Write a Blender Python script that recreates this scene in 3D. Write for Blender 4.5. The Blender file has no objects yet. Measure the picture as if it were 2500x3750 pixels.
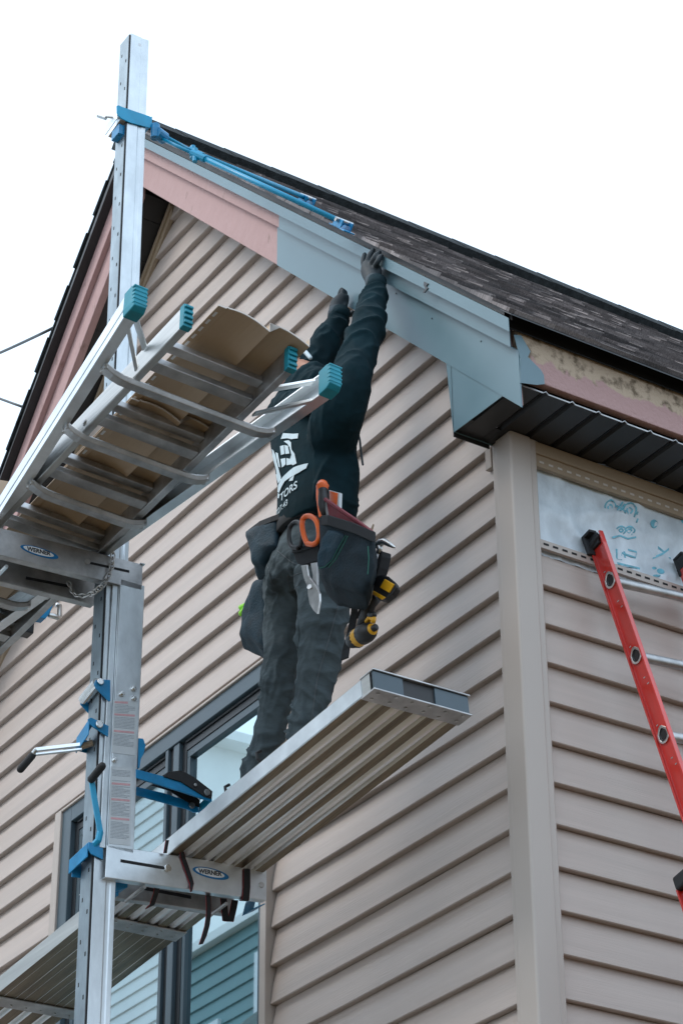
import bpy, bmesh, math, random
from mathutils import Vector, Matrix, noise
from mathutils.bvhtree import BVHTree
random.seed(7)
S = bpy.context.scene
COL = S.collection
R_ = math.radians

# ---------------------------------------------------------------- camera
CF, CYAW, CPITCH, CROLL = 8841.475, 0.996581, 0.538305, -0.006340
CC = Vector((5.8837, -4.5430, -3.7922))
_F = Vector((-math.sin(CYAW)*math.cos(CPITCH), math.cos(CYAW)*math.cos(CPITCH), math.sin(CPITCH)))
_R0 = Vector((math.cos(CYAW), math.sin(CYAW), 0)); _U0 = _R0.cross(_F)
_R = math.cos(CROLL)*_R0 + math.sin(CROLL)*_U0
_U = -math.sin(CROLL)*_R0 + math.cos(CROLL)*_U0
cd = bpy.data.cameras.new('camera'); cam = bpy.data.objects.new('camera', cd); COL.objects.link(cam)
cd.sensor_fit = 'VERTICAL'; cd.sensor_height = 36; cd.lens = CF/3750*36; cd.clip_start = .1; cd.clip_end = 2000
cam.matrix_world = Matrix(((_R.x, _U.x, -_F.x, CC.x), (_R.y, _U.y, -_F.y, CC.y), (_R.z, _U.z, -_F.z, CC.z), (0, 0, 0, 1)))
S.camera = cam
S.render.resolution_x, S.render.resolution_y = 682, 1024

# ---------------------------------------------------------------- sky, sun, exposure
SUN_EL, SUN_AZ = R_(50), math.atan2(-.42, -.9)
W = bpy.data.worlds.new('World'); S.world = W; W.use_nodes = True
nt = W.node_tree; nt.nodes.clear()
sky = nt.nodes.new('ShaderNodeTexSky'); sky.sky_type = 'NISHITA'; sky.sun_disc = False
sky.sun_elevation = SUN_EL; sky.sun_rotation = SUN_AZ; sky.dust_density = 4; sky.air_density = 1.2
hs = nt.nodes.new('ShaderNodeMix'); hs.data_type = 'RGBA'                 # cloud deck thinning a little here and there over the clear sky
tcw = nt.nodes.new('ShaderNodeTexCoord'); nzw = nt.nodes.new('ShaderNodeTexNoise'); nzw.inputs['Scale'].default_value = 1.3; nzw.inputs['Detail'].default_value = 4
mrw = nt.nodes.new('ShaderNodeMapRange'); mrw.inputs['To Min'].default_value = .78; mrw.inputs['To Max'].default_value = .96
nt.links.new(tcw.outputs['Generated'], nzw.inputs['Vector']); nt.links.new(nzw.outputs['Fac'], mrw.inputs['Value']); nt.links.new(mrw.outputs[0], hs.inputs['Factor'])
hs.inputs['B'].default_value = (5.15, 6.2, 7.35, 1)
bg = nt.nodes.new('ShaderNodeBackground'); bg.inputs['Strength'].default_value = .128
wo = nt.nodes.new('ShaderNodeOutputWorld')
nt.links.new(sky.outputs[0], hs.inputs['A']); nt.links.new(hs.outputs['Result'], bg.inputs['Color']); nt.links.new(bg.outputs[0], wo.inputs['Surface'])
sl = bpy.data.lights.new('sun', 'SUN'); sl.energy = .75; sl.angle = R_(24); sl.color = (1, .96, .9)
sun = bpy.data.objects.new('sun', sl); COL.objects.link(sun)
_sd = Vector((math.sin(SUN_AZ)*math.cos(SUN_EL), math.cos(SUN_AZ)*math.cos(SUN_EL), math.sin(SUN_EL)))
sun.rotation_euler = _sd.to_track_quat('Z', 'Y').to_euler(); sun.location = _sd*40
S.view_settings.view_transform = 'Standard'; S.view_settings.look = 'None'
S.view_settings.exposure = 0.96; S.view_settings.gamma = 1

# ---------------------------------------------------------------- helpers
def ray(px, py):
    u, v = px/.6272, py/.6272
    return _F + _R*(u-1250)/CF - _U*(v-1875)/CF
def at(px, py, x=None, y=None, z=None):
    """point of the place seen at (px,py) of the 1568-wide survey picture on a plane x=, y= or z="""
    d = ray(px, py)
    if x is not None: t = (x-CC.x)/d.x
    elif y is not None: t = (y-CC.y)/d.y
    else: t = (z-CC.z)/d.z
    return CC + d*t
def on_plane(px, py, P, n):
    d = ray(px, py); return CC + d*((P-CC).dot(n)/d.dot(n))
def zoom(x0, y0, s):
    return lambda x, y: ((x0+x/s)*.6272, (y0+y/s)*.6272)
V = lambda *a: Vector(a)

class MB:
    def __init__(s): s.bm = bmesh.new(); s.uv = None
    def face(s, pts, uv=None):
        f = s.bm.faces.new([s.bm.verts.new(p) for p in pts])
        if uv:
            if s.uv is None: s.uv = s.bm.loops.layers.uv.new('UVMap')
            for l, q in zip(f.loops, uv): l[s.uv].uv = q
        return f
    def obox(s, P, a, b, c):
        P, a, b, c = Vector(P), Vector(a), Vector(b), Vector(c)
        v = [s.bm.verts.new(P + i*a + j*b + k*c) for k in (0, 1) for j in (0, 1) for i in (0, 1)]
        for q in ((0, 2, 3, 1), (4, 5, 7, 6), (0, 1, 5, 4), (2, 6, 7, 3), (0, 4, 6, 2), (1, 3, 7, 5)):
            s.bm.faces.new([v[i] for i in q])
        return s
    def box(s, x0, x1, y0, y1, z0, z1): return s.obox((x0, y0, z0), (x1-x0, 0, 0), (0, y1-y0, 0), (0, 0, z1-z0))
    def prism(s, poly, vec):
        vec = Vector(vec); a = [s.bm.verts.new(Vector(p)) for p in poly]; b = [s.bm.verts.new(Vector(p)+vec) for p in poly]
        n = len(a)
        s.bm.faces.new(a[::-1]); s.bm.faces.new(b)
        for i in range(n): s.bm.faces.new((a[i], a[(i+1) % n], b[(i+1) % n], b[i]))
        return s
    def rings(s, rings, caps=True, closed=True):
        vs = [[s.bm.verts.new(p) for p in r] for r in rings]
        for r0, r1 in zip(vs, vs[1:]):
            n = len(r0)
            for i in range(n if closed else n-1): s.bm.faces.new((r0[i], r0[(i+1) % n], r1[(i+1) % n], r1[i]))
        if caps and closed: s.bm.faces.new(vs[0][::-1]); s.bm.faces.new(vs[-1])
        return s
    def tube(s, path, r, n=10, round_=False, flat=1.0, up=None):
        path = [Vector(p) for p in path]; rs = r if isinstance(r, (list, tuple)) else [r]*len(path)
        R = []; prev = None
        for i, p in enumerate(path):
            t = (path[min(i+1, len(path)-1)] - path[max(i-1, 0)]).normalized()
            a = Vector(up) if up is not None else (prev if prev is not None else (V(0, 0, 1) if abs(t.z) < .9 else V(1, 0, 0)))
            a = (a - t*a.dot(t)).normalized(); b = t.cross(a); prev = a
            mk = lambda c, rr: [c + (a*math.cos(2*math.pi*k/n)*flat + b*math.sin(2*math.pi*k/n))*rr for k in range(n)]
            if round_ and i == 0:
                for q in (.25, .6, .87): R.append(mk(p - t*rs[i]*math.sqrt(1-q*q), rs[i]*q))
            R.append(mk(p, rs[i]))
            if round_ and i == len(path)-1:
                for q in (.87, .6, .25): R.append(mk(p + t*rs[i]*math.sqrt(1-q*q), rs[i]*q))
        return s.rings(R)
    def cyl(s, p, q, r, n=14): return s.tube([p, q], r, n)
    def ribbon(s, path, wv, th):
        """flat strap along path, wv = full width vector, th = thickness"""
        path = [Vector(p) for p in path]; R = []
        for i, p in enumerate(path):
            t = (path[min(i+1, len(path)-1)] - path[max(i-1, 0)]).normalized()
            w = Vector(wv[i] if isinstance(wv, list) else wv); nn = t.cross(w).normalized()*th/2
            R.append([p-w/2-nn, p+w/2-nn, p+w/2+nn, p-w/2+nn])
        return s.rings(R)
    def ball(s, c, r, n=8, sx=1, sy=1, sz=1):
        c = Vector(c); R = []
        for j in range(1, n):
            a = math.pi*j/n
            R.append([c + V(math.sin(a)*math.cos(2*math.pi*k/(2*n))*sx, math.sin(a)*math.sin(2*math.pi*k/(2*n))*sy, -math.cos(a)*sz)*r for k in range(2*n)])
        return s.rings(R)
    def build(s, name, mat, parent=None, smooth=False, bevel=0, seg=2, weld=False):
        bm = s.bm
        if weld: bmesh.ops.remove_doubles(bm, verts=bm.verts, dist=1e-5)
        bmesh.ops.recalc_face_normals(bm, faces=bm.faces)
        me = bpy.data.meshes.new(name); L = root_of(parent).location if parent else V(0, 0, 0)
        bm.transform(Matrix.Translation(-L)); bm.to_mesh(me); bm.free()
        me.materials.append(mat); o = bpy.data.objects.new(name, me); COL.objects.link(o)
        if parent: o.parent = parent
        if smooth:
            for p in me.polygons: p.use_smooth = True
        if bevel:
            m = o.modifiers.new('bevel', 'BEVEL'); m.width = bevel; m.segments = seg; m.limit_method = 'ANGLE'; m.angle_limit = R_(35)
        return o
def islands(mb, name, mat, parent, **k):
    """every loose piece of the builder becomes a part of its own"""
    bm = mb.bm; seen = set(); out = []
    bm.verts.ensure_lookup_table()
    for v in bm.verts:
        if v in seen: continue
        st, vs = [v], []; seen.add(v)
        while st:
            a = st.pop(); vs.append(a)
            for e in a.link_edges:
                b = e.other_vert(a)
                if b not in seen: seen.add(b); st.append(b)
        n = MB(); mp = {q: n.bm.verts.new(q.co) for q in vs}
        for f in {f for q in vs for f in q.link_faces}: n.bm.faces.new([mp[q] for q in f.verts])
        out.append(n.build(name, mat, parent, **k))
    bm.free(); return out
def root_of(o):
    while o.parent: o = o.parent
    return o
def tag(o, label=None, cat=None, group=None, kind=None):
    if label: o['label'] = label
    if cat: o['category'] = cat
    if group: o['group'] = group
    if kind: o['kind'] = kind
    return o
def thing(name, loc, label, cat, group=None):
    o = bpy.data.objects.new(name, None); o.location = loc; o.empty_display_size = .1; COL.objects.link(o)
    return tag(o, label, cat, group)
def single(name, mb, mat, loc, label, cat, group=None, **k):
    """a thing that is one mesh: origin moved to loc"""
    loc = Vector(loc); mb.bm.transform(Matrix.Translation(-loc))
    o = mb.build(name, mat, None, **k); o.location = loc
    return tag(o, label, cat, group)
def text(name, s, size, P, xd, yd, mat, parent, ext=.0006, align='CENTER', bold=0, project=None, sub=0):
    cu = bpy.data.curves.new(name, 'FONT'); cu.body = s; cu.size = size; cu.extrude = ext; cu.align_x = align; cu.align_y = 'CENTER'; cu.offset = bold
    t = bpy.data.objects.new(name, cu); COL.objects.link(t)
    dg = bpy.context.evaluated_depsgraph_get(); me = bpy.data.meshes.new_from_object(t.evaluated_get(dg)); bpy.data.objects.remove(t)
    xd, yd = Vector(xd).normalized(), Vector(yd).normalized(); zd = xd.cross(yd); L = root_of(parent).location if parent else V(0, 0, 0)
    for v in me.vertices:
        v.co = Vector(P) + xd*v.co.x + yd*v.co.y + zd*v.co.z - L
    me.materials.clear(); me.materials.append(mat); o = bpy.data.objects.new(name, me); COL.objects.link(o)
    if parent: o.parent = parent
    return o

# ---------------------------------------------------------------- materials
def M(name, col, rough=.6, metal=0., var=.15, vs=6, bump=0., bs=40, stretch=(1, 1, 1), spec=.5, col2=None, ramp=(.35, .7), coat=0, det=6):
    m = bpy.data.materials.new(name); m.use_nodes = True; n = m.node_tree.nodes; l = m.node_tree.links
    b = n['Principled BSDF']; b.inputs['Roughness'].default_value = rough; b.inputs['Metallic'].default_value = metal
    b.inputs['Specular IOR Level'].default_value = spec; b.inputs['Coat Weight'].default_value = coat
    tc = n.new('ShaderNodeTexCoord'); mp = n.new('ShaderNodeMapping'); mp.inputs['Scale'].default_value = stretch
    l.new(tc.outputs['Object'], mp.inputs['Vector'])
    nz = n.new('ShaderNodeTexNoise'); nz.inputs['Scale'].default_value = vs; nz.inputs['Detail'].default_value = det; nz.inputs['Roughness'].default_value = .6
    l.new(mp.outputs[0], nz.inputs['Vector'])
    r = n.new('ShaderNodeValToRGB'); e = r.color_ramp.elements; e[0].position, e[1].position = ramp
    c2 = col2 if col2 else tuple(c*(1-var) for c in col)
    c1 = col if col2 else tuple(min(1, c*(1+var)) for c in col)
    e[0].color = (*c2, 1); e[1].color = (*c1, 1)
    l.new(nz.outputs['Fac'], r.inputs['Fac']); l.new(r.outputs['Color'], b.inputs['Base Color'])
    mr = n.new('ShaderNodeMapRange'); mr.inputs['To Min'].default_value = max(.02, rough-.1); mr.inputs['To Max'].default_value = min(1, rough+.1)
    l.new(nz.outputs['Fac'], mr.inputs['Value']); l.new(mr.outputs[0], b.inputs['Roughness'])
    if bump:
        n2 = n.new('ShaderNodeTexNoise'); n2.inputs['Scale'].default_value = bs; n2.inputs['Detail'].default_value = 5; l.new(mp.outputs[0], n2.inputs['Vector'])
        bp = n.new('ShaderNodeBump'); bp.inputs['Strength'].default_value = bump; bp.inputs['Distance'].default_value = .01
        l.new(n2.outputs['Fac'], bp.inputs['Height']); l.new(bp.outputs[0], b.inputs['Normal'])
    return m
mat = {}
mat['siding'] = M('vinyl_siding_long', (.455, .380, .335), .42, var=.07, vs=2.2, bump=.16, bs=30, stretch=(.25, 1, 9))
mat['siding_side'] = M('vinyl_siding_side', (.455, .380, .335), .42, var=.07, vs=2.2, bump=.16, bs=30, stretch=(1, .25, 9))
mat['post'] = M('vinyl_trim', (.435, .375, .33), .38, var=.03, vs=2, bump=.02, bs=60)
mat['tan_trim'] = M('tan_trim', (.36, .275, .19), .45, var=.06, vs=3)
mat['panel'] = M('loose_vinyl_panel', (.46, .345, .235), .5, var=.04, vs=3)
mat['panel_edge'] = M('loose_vinyl_front', (.60, .55, .50), .45, var=.04, vs=3)
mat['coil'] = M('grey_blue_coil', (.116, .198, .232), .33, var=.06, vs=2.5, bump=.10, bs=3.2, spec=.5)
mat['pink'] = M('pink_paint', (.435, .272, .258), .7, vs=17, bump=.5, bs=26, stretch=(1, 1, .45), col2=(.26, .155, .135), ramp=(.27, .40), det=9)
mat['black_metal'] = M('black_metal', (.018, .019, .021), .45, var=.2, vs=8)
mat['soffit'] = M('soffit_panel', (.018, .0175, .018), .42, var=.12, vs=4)
mat['alu'] = M('aluminium', (.74, .78, .80), .36, 1., var=.14, vs=7, bump=.05, bs=90, stretch=(1, 1, 1))
mat['alu_l'] = M('aluminium_drawn', (.52, .52, .50), .38, 1., var=.16, vs=8, bump=.12, bs=60, stretch=(.06, 2.5, 2.5))
mat['ridge'] = M('ridge_caps', (.034, .040, .043), .95, var=.3, vs=30, bump=.4, bs=120, spec=.1)
mat['alu_pale'] = M('bar_reflection_pale', (.97, .98, 1.0), .42, .6, var=.10, vs=5, stretch=(.5, 2, 2))  # near-white colour puts reflected brightness into the bars between the flanges
mat['flange'] = M('flange_mirrored_shade', (.23, .185, .125), .34, .9, var=.3, vs=10, bump=.3, bs=60, stretch=(.05, 3, 3))  # brown colour carries the shaded siding mirrored in the flange undersides
mat['dark_red'] = M('dark_red_metal', (.17, .008, .018), .45, .2, var=.2, vs=20)
mat['alu_d'] = M('aluminium_dull', (.50, .50, .50), .5, 1., var=.28, vs=9, bump=.10, bs=60)
mat['pole_side'] = M('galvanized_darker', (.30, .36, .40), .5, .9, var=.2, vs=14, bump=.06, bs=50, stretch=(1, 1, .5))  # darker metal tone for the pole's outer side face
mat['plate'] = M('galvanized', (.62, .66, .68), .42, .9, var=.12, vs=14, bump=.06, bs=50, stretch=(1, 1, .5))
mat['steel'] = M('steel', (.55, .55, .54), .35, 1., var=.2, vs=20)
mat['zinc'] = M('zinc', (.75, .76, .75), .22, 1., var=.1, vs=20)
mat['slot'] = M('slot', (.012, .013, .015), .8, var=.1)
mat['blue'] = M('blue_paint', (.004, .21, .44), .38, var=.18, vs=14, bump=.05, bs=40)
mat['cyan'] = M('cyan_paint', (.005, .29, .50), .42, var=.12, vs=10)
mat['teal'] = M('teal_rubber', (.006, .24, .32), .6, var=.16, vs=12, bump=.05, bs=40)
mat['rubber'] = M('black_rubber', (.018, .019, .021), .7, var=.2, vs=20)
mat['frame'] = M('window_frame', (.055, .085, .105), .35, var=.1, vs=3)
mat['frame_d'] = M('window_sash', (.014, .017, .02), .35, var=.1, vs=3)
mat['red'] = M('red_fibreglass', (.58, .026, .016), .33, coat=.8, var=.2, vs=12, bump=.04, bs=120, stretch=(1, 1, .1))
mat['hoodie'] = M('hoodie_cloth', (.0042, .0185, .0245), .9, var=.22, vs=9, bump=.35, bs=22, spec=.15)
mat['jeans'] = M('jeans_cloth', (.076, .099, .109), .85, var=.26, vs=9, bump=.7, bs=13, stretch=(.8, .8, 2.6), spec=.2)
mat['glove'] = M('glove_knit', (.05, .065, .075), .8, var=.25, vs=20, bump=.3, bs=60, spec=.2)
mat['glove_d'] = M('glove_palm', (.013, .022, .028), .7, var=.2, vs=20)
mat['skin'] = M('skin', (.36, .165, .105), .55, var=.06, vs=12)
mat['hair'] = M('dark_hair', (.02, .014, .011), .7, var=.3, vs=60)
mat['cap'] = M('cap_cloth', (.006, .009, .012), .85, var=.2, vs=20)
mat['pouch'] = M('pouch_cordura', (.006, .016, .023), .75, var=.3, vs=14, bump=.3, bs=120, spec=.3)
mat['pouch_l'] = M('pouch_cordura_blue', (.010, .032, .048), .7, var=.3, vs=14, bump=.3, bs=120, spec=.3)
mat['webbing'] = M('webbing', (.012, .013, .015), .8, var=.2, vs=30)
mat['green'] = M('green_stitch', (.01, .10, .07), .8, var=.1)
mat['orange'] = M('orange_plastic', (.80, .13, .015), .4, var=.08, vs=12)
mat['yellow'] = M('yellow_plastic', (.72, .36, .012), .42, var=.1, vs=20)
mat['lime'] = M('lime_plastic', (.30, .80, .02), .5, var=.1, vs=20)
mat['blackp'] = M('black_plastic', (.014, .014, .015), .5, var=.15, vs=20)
mat['white'] = M('white_print', (.52, .62, .66), .7, var=.1, vs=20)
mat['paper'] = M('sticker', (.56, .60, .62), .5, var=.05, vs=20)
mat['ink'] = M('sticker_grey', (.36, .40, .44), .6, var=.25, vs=120)
mat['pinkink'] = M('sticker_red', (.62, .36, .38), .6, var=.1, vs=60)
mat['logo_b'] = M('logo_blue', (.01, .16, .38), .4, var=.05)
mat['logo_w'] = M('logo_white', (.75, .78, .80), .4, var=.04)
mat['logo_k'] = M('logo_black', (.03, .03, .03), .5, var=.1)
mat['strap_r'] = M('strap_red', (.30, .015, .02), .75, var=.15, vs=40)
mat['ground'] = M('dirt_ground', (.115, .072, .034), .95, var=.3, vs=1.2, bump=.3, bs=20, col2=(.075, .055, .024))
mat['bounce_pale'] = M('pale_bounce_slab', (.62, .62, .61), .9, var=.12, vs=2, bump=.1, bs=40)
mat['wire'] = M('cable', (.01, .018, .022), .5, var=.1)
mat['wrap'] = M('house_wrap', (.62, .69, .74), .33, var=.2, vs=9, bump=1., bs=11, stretch=(1, 1, .6))
mat['ink_c'] = M('wrap_print', (.17, .47, .58), .5, var=.35, vs=30)

def roof_material():
    m = bpy.data.materials.new('shingles'); m.use_nodes = True; n = m.node_tree.nodes; l = m.node_tree.links
    b = n['Principled BSDF']; b.inputs['Roughness'].default_value = .92; b.inputs['Specular IOR Level'].default_value = .25
    uv = n.new('ShaderNodeUVMap'); br = n.new('ShaderNodeTexBrick')
    br.inputs['Scale'].default_value = 1; br.inputs['Brick Width'].default_value = .125; br.inputs['Row Height'].default_value = .0715
    br.inputs['Mortar Size'].default_value = .0; br.inputs['Bias'].default_value = -.1; br.offset = .37; br.offset_frequency = 2; br.squash = 1.4; br.squash_frequency = 3
    br.inputs['Color1'].default_value = (.15, .138, .137, 1); br.inputs['Color2'].default_value = (.29, .27, .268, 1); br.inputs['Mortar'].default_value = (.03, .03, .03, 1)
    nz = n.new('ShaderNodeTexNoise'); nz.inputs['Scale'].default_value = 2.2; nz.inputs['Detail'].default_value = 3
    n3 = n.new('ShaderNodeTexNoise'); n3.inputs['Scale'].default_value = 260; n3.inputs['Detail'].default_value = 2
    mx = n.new('ShaderNodeMix'); mx.data_type = 'RGBA'; mx.blend_type = 'MULTIPLY'; mx.inputs['Factor'].default_value = .8
    rp = n.new('ShaderNodeValToRGB'); rp.color_ramp.elements[0].position = .38; rp.color_ramp.elements[0].color = (.50, .51, .54, 1); rp.color_ramp.elements[1].position = .62; rp.color_ramp.elements[1].color = (1.25, 1.2, 1.2, 1)
    l.new(uv.outputs[0], br.inputs['Vector']); l.new(uv.outputs[0], nz.inputs['Vector']); l.new(uv.outputs[0], n3.inputs['Vector'])
    l.new(nz.outputs['Fac'], rp.inputs['Fac']); l.new(br.outputs['Color'], mx.inputs['A']); l.new(rp.outputs['Color'], mx.inputs['B'])
    m2 = n.new('ShaderNodeMix'); m2.data_type = 'RGBA'; m2.blend_type = 'MULTIPLY'; m2.inputs['Factor'].default_value = .7
    r2 = n.new('ShaderNodeValToRGB'); r2.color_ramp.elements[0].position = .3; r2.color_ramp.elements[0].color = (.4, .4, .4, 1); r2.color_ramp.elements[1].position = .7; r2.color_ramp.elements[1].color = (1.4, 1.4, 1.4, 1)
    l.new(n3.outputs['Fac'], r2.inputs['Fac']); l.new(mx.outputs['Result'], m2.inputs['A']); l.new(r2.outputs['Color'], m2.inputs['B'])
    l.new(m2.outputs['Result'], b.inputs['Base Color'])
    bp = n.new('ShaderNodeBump'); bp.inputs['Strength'].default_value = .5; bp.inputs['Distance'].default_value = .004
    l.new(n3.outputs['Fac'], bp.inputs['Height']); l.new(bp.outputs[0], b.inputs['Normal'])
    return m
mat['roof'] = roof_material()
def board_material():
    """bare weathered board with a worn pink coat of paint along its lower half"""
    m = M('worn_pink_board', (.46, .36, .265), .85, var=.3, vs=19, bump=.5, bs=70, col2=(.15, .11, .07), ramp=(.36, .50), det=10)
    n = m.node_tree.nodes; l = m.node_tree.links; b = n['Principled BSDF']; old = b.inputs['Base Color'].links[0].from_socket
    g = n.new('ShaderNodeNewGeometry'); sp = n.new('ShaderNodeSeparateXYZ'); l.new(g.outputs['Position'], sp.inputs[0])
    nz = n.new('ShaderNodeTexNoise'); nz.inputs['Scale'].default_value = 22; nz.inputs['Detail'].default_value = 10; l.new(g.outputs['Position'], nz.inputs['Vector'])
    a = n.new('ShaderNodeMath'); a.operation = 'MULTIPLY_ADD'; a.inputs[1].default_value = .11; l.new(nz.outputs['Fac'], a.inputs[0]); l.new(sp.outputs['Z'], a.inputs[2])
    mr = n.new('ShaderNodeMapRange'); mr.inputs['From Min'].default_value = 1.115; mr.inputs['From Max'].default_value = 1.128; l.new(a.outputs[0], mr.inputs['Value'])
    mx = n.new('ShaderNodeMix'); mx.data_type = 'RGBA'; mx.inputs['A'].default_value = (.43, .272, .258, 1); l.new(mr.outputs[0], mx.inputs['Factor']); l.new(old, mx.inputs['B'])
    l.new(mx.outputs['Result'], b.inputs['Base Color']); return m
mat['board'] = board_material()
def glass_material(name, tint, alpha):
    m = bpy.data.materials.new(name); m.use_nodes = True; n = m.node_tree.nodes; l = m.node_tree.links; n.clear()
    o = n.new('ShaderNodeOutputMaterial'); mx = n.new('ShaderNodeMixShader'); t = n.new('ShaderNodeBsdfTransparent'); g = n.new('ShaderNodeBsdfGlossy')
    t.inputs['Color'].default_value = (*tint, 1); g.inputs['Color'].default_value = (.74, .92, .97, 1); g.inputs['Roughness'].default_value = .015
    tc = n.new('ShaderNodeTexCoord'); nz = n.new('ShaderNodeTexNoise'); nz.inputs['Scale'].default_value = 1.6; bp = n.new('ShaderNodeBump'); bp.inputs['Strength'].default_value = .03
    l.new(tc.outputs['Object'], nz.inputs['Vector']); l.new(nz.outputs['Fac'], bp.inputs['Height']); l.new(bp.outputs[0], g.inputs['Normal'])
    mx.inputs['Fac'].default_value = alpha
    l.new(t.outputs[0], mx.inputs[1]); l.new(g.outputs[0], mx.inputs[2]); l.new(mx.outputs[0], o.inputs['Surface']); return m
mat['glass'] = glass_material('window_glass', (.5, .68, .72), .72)
# ================================================================ GROUND
GZ = -5.4
g = MB(); g.face([(-400, -400, GZ), (400, -400, GZ), (400, 400, GZ), (-400, 400, GZ)])
tag(g.build('ground', mat['ground']), kind='structure')

# ================================================================ HOUSE
H = thing('house', (-2.7, 4, GZ), 'beige clapboard house with steep shingled gable, its eaves half clad in blue grey metal', 'house')
LAP = .1524
XL, YB = -5.42, 9.0            # far left wall, back wall
AP = (-2.708, 4.213)           # ridge in the gable plane
def zr(x, z0=1.545): return z0 - .985*x           # right slope
def zl(x, z0=7.249): return z0 + 1.121*x          # left slope
def lap_wall(name, segs, P, u, out, m, z_top, z_bot, D=.028, step=LAP, lim=None):
    """clapboard wall: u = run direction, out = outward normal; segs(z) gives the run intervals at a course"""
    mb = MB(); z = z_top - step; u, out = Vector(u), Vector(out)
    prof = [(-.031, .001), (-.003, 0), (0, .003)] + [(-D*t + .003*math.sin(math.pi*t), step*t) for t in (.12, .3, .5, .7, .85, 1.0)]
    while z > z_bot:
        for a, b in segs(z):
            n = max(1, int((b-a)/.45)); wav = [(random.gauss(0, .0011), random.gauss(0, .0009)) for _ in range(n+1)]     # panels never hang quite straight
            rows = []
            for o, h in prof:
                a2, b2 = (a, b) if lim is None else lim(z+h, a, b)
                rows.append([P + u*(a2+(b2-a2)*i/n) + out*(o+wav[i][0]*(1-h/step)) + V(0, 0, z+h+wav[i][1]) for i in range(n+1)])
            for r0, r1 in zip(rows, rows[1:]):
                for i in range(n): mb.face([r0[i], r0[i+1], r1[i+1], r1[i]])
        z -= step
    bm = mb.bm; bmesh.ops.remove_doubles(bm, verts=bm.verts, dist=1e-5)
    o = mb.build(name, m, H, smooth=True)
    md = o.modifiers.new('es', 'EDGE_SPLIT'); md.split_angle = R_(40)
    return o
Z0 = .816
WIN = (-3.585, -1.655)
def gsegs(z):
    if z < Z0 - .02: return [(XL, WIN[0]), (WIN[1], -.095)]
    return [(XL, -.095)]
def glim(z, a, b):
    lo = max(a, (z-6.93)/1.121); hi = min(b, (1.36-z)/.985)
    if lo > hi: lo = hi = AP[0]
    return lo, hi
lap_wall('gable_siding', gsegs, V(0, 0, 0), (1, 0, 0), (0, -1, 0), mat['siding'], Z0+LAP*22, GZ, lim=glim)
lap_wall('side_siding', lambda z: [(.093, YB)], V(0, 0, 0), (0, 1, 0), (1, 0, 0), mat['siding_side'], Z0-2*LAP+.003, GZ)
w = MB(); w.box(XL, XL+.02, .04, YB, GZ, 1.3); w.box(XL, 0, YB-.02, YB, GZ, 1.3); w.build('rear_wall', mat['siding_side'], H)
# plain sheathing behind the siding (keeps light out of the house)
w = MB(); w.box(-.10, -.06, .06, YB-.03, GZ, 1.0)
w.prism([(XL+.03, .055, 1.2), (-.06, .055, 1.2), (AP[0], .055, 3.75)], (0, .02, 0))
w.box(XL+.03, WIN[0]+.02, .055, .075, GZ, .82); w.box(WIN[1]-.02, -.06, .055, .075, GZ, .82); w.box(WIN[0], WIN[1], .055, .075, .78, 1.2)
w.build('wall_sheathing', mat['tan_trim'], H)
# house wrap above the unfinished side wall, with its printing
def crease(y, z):
    k = max(0, 1-3.2*abs(noise.noise(V(y*2.6-z*3.0, y*1.1+z*4.2, 2))))**2; q = max(0, 1-3.5*abs(noise.noise(V(y*6.0+z*5, z*8-y*2, 6))))**2
    return -.026 + .016*k + .008*q + .010*noise.noise(V(y*3, z*4, 1))
mb = MB(); ys = [.05+.018*i for i in range(84)] + [1.7, 2.5, 4, 6, YB-.05]; zs = [.50+.02*j for j in range(25)]
grid = [[mb.bm.verts.new((crease(y, z), y, z)) for y in ys] for z in zs]
for r0, r1 in zip(grid, grid[1:]):
    for i in range(len(ys)-1): mb.bm.faces.new((r0[i], r0[i+1], r1[i+1], r1[i]))
wrap = mb.build('house_wrap', mat['wrap'], H, smooth=True)
zB = zoom(1500, 1600, 1.568)
pr = MB()
def wp(x, y):
    p = at(*zB(x, y), x=-.02); p.x = crease(p.y, p.z)+.0012; return p
def stroke(pts, w_=.0075):
    P = [wp(*q) for q in pts]; pr.ribbon(P, [ (Vector((0, 0, 1)).cross(Vector((1, 0, 0))) if abs((P[min(i+1, len(P)-1)]-P[max(i-1, 0)]).normalized().z) > .7 else V(0, 0, 1))*w_ for i in range(len(P))], .001)
def arc(cx, cy, rx, ry, a0, a1, n=10): return [(cx+rx*math.cos(R_(a0+(a1-a0)*i/n)), cy+ry*math.sin(R_(a0+(a1-a0)*i/n))) for i in range(n+1)]
stroke(arc(1152, 400, 28, 36, 170, 370)); stroke(arc(1152, 404, 12, 16, 150, 380))
stroke([(1185, 425), (1222, 372)]); stroke([(1196, 432), (1232, 385)]); stroke([(1188, 395), (1228, 438)])
stroke(arc(1252, 425, 30, 40, 150, 370)); stroke(arc(1250, 430, 13, 18, 120, 420)); stroke([(1282, 430), (1284, 462), (1306, 470), (1303, 490)], .007); stroke([(1293, 452), (1297, 436)], .007)
for k, (x, y) in enumerate(((1240, 530), (1285, 535))): stroke(arc(x-20, y, 26, 22, 200, 420)); stroke(arc(x-20, y, 11, 9, 0, 360))
stroke([(1165, 575), (1215, 560), (1260, 578), (1305, 570)]); stroke([(1190, 640), (1185, 700), (1215, 705), (1225, 660), (1300, 690), (1310, 655), (1262, 640)])
stroke([(1180, 730), (1320, 755)], .008); stroke([(1240, 650), (1240, 690)]); stroke([(1400, 690), (1455, 668), (1490, 640)], .010); stroke([(1430, 630), (1500, 690)], .012)
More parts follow.
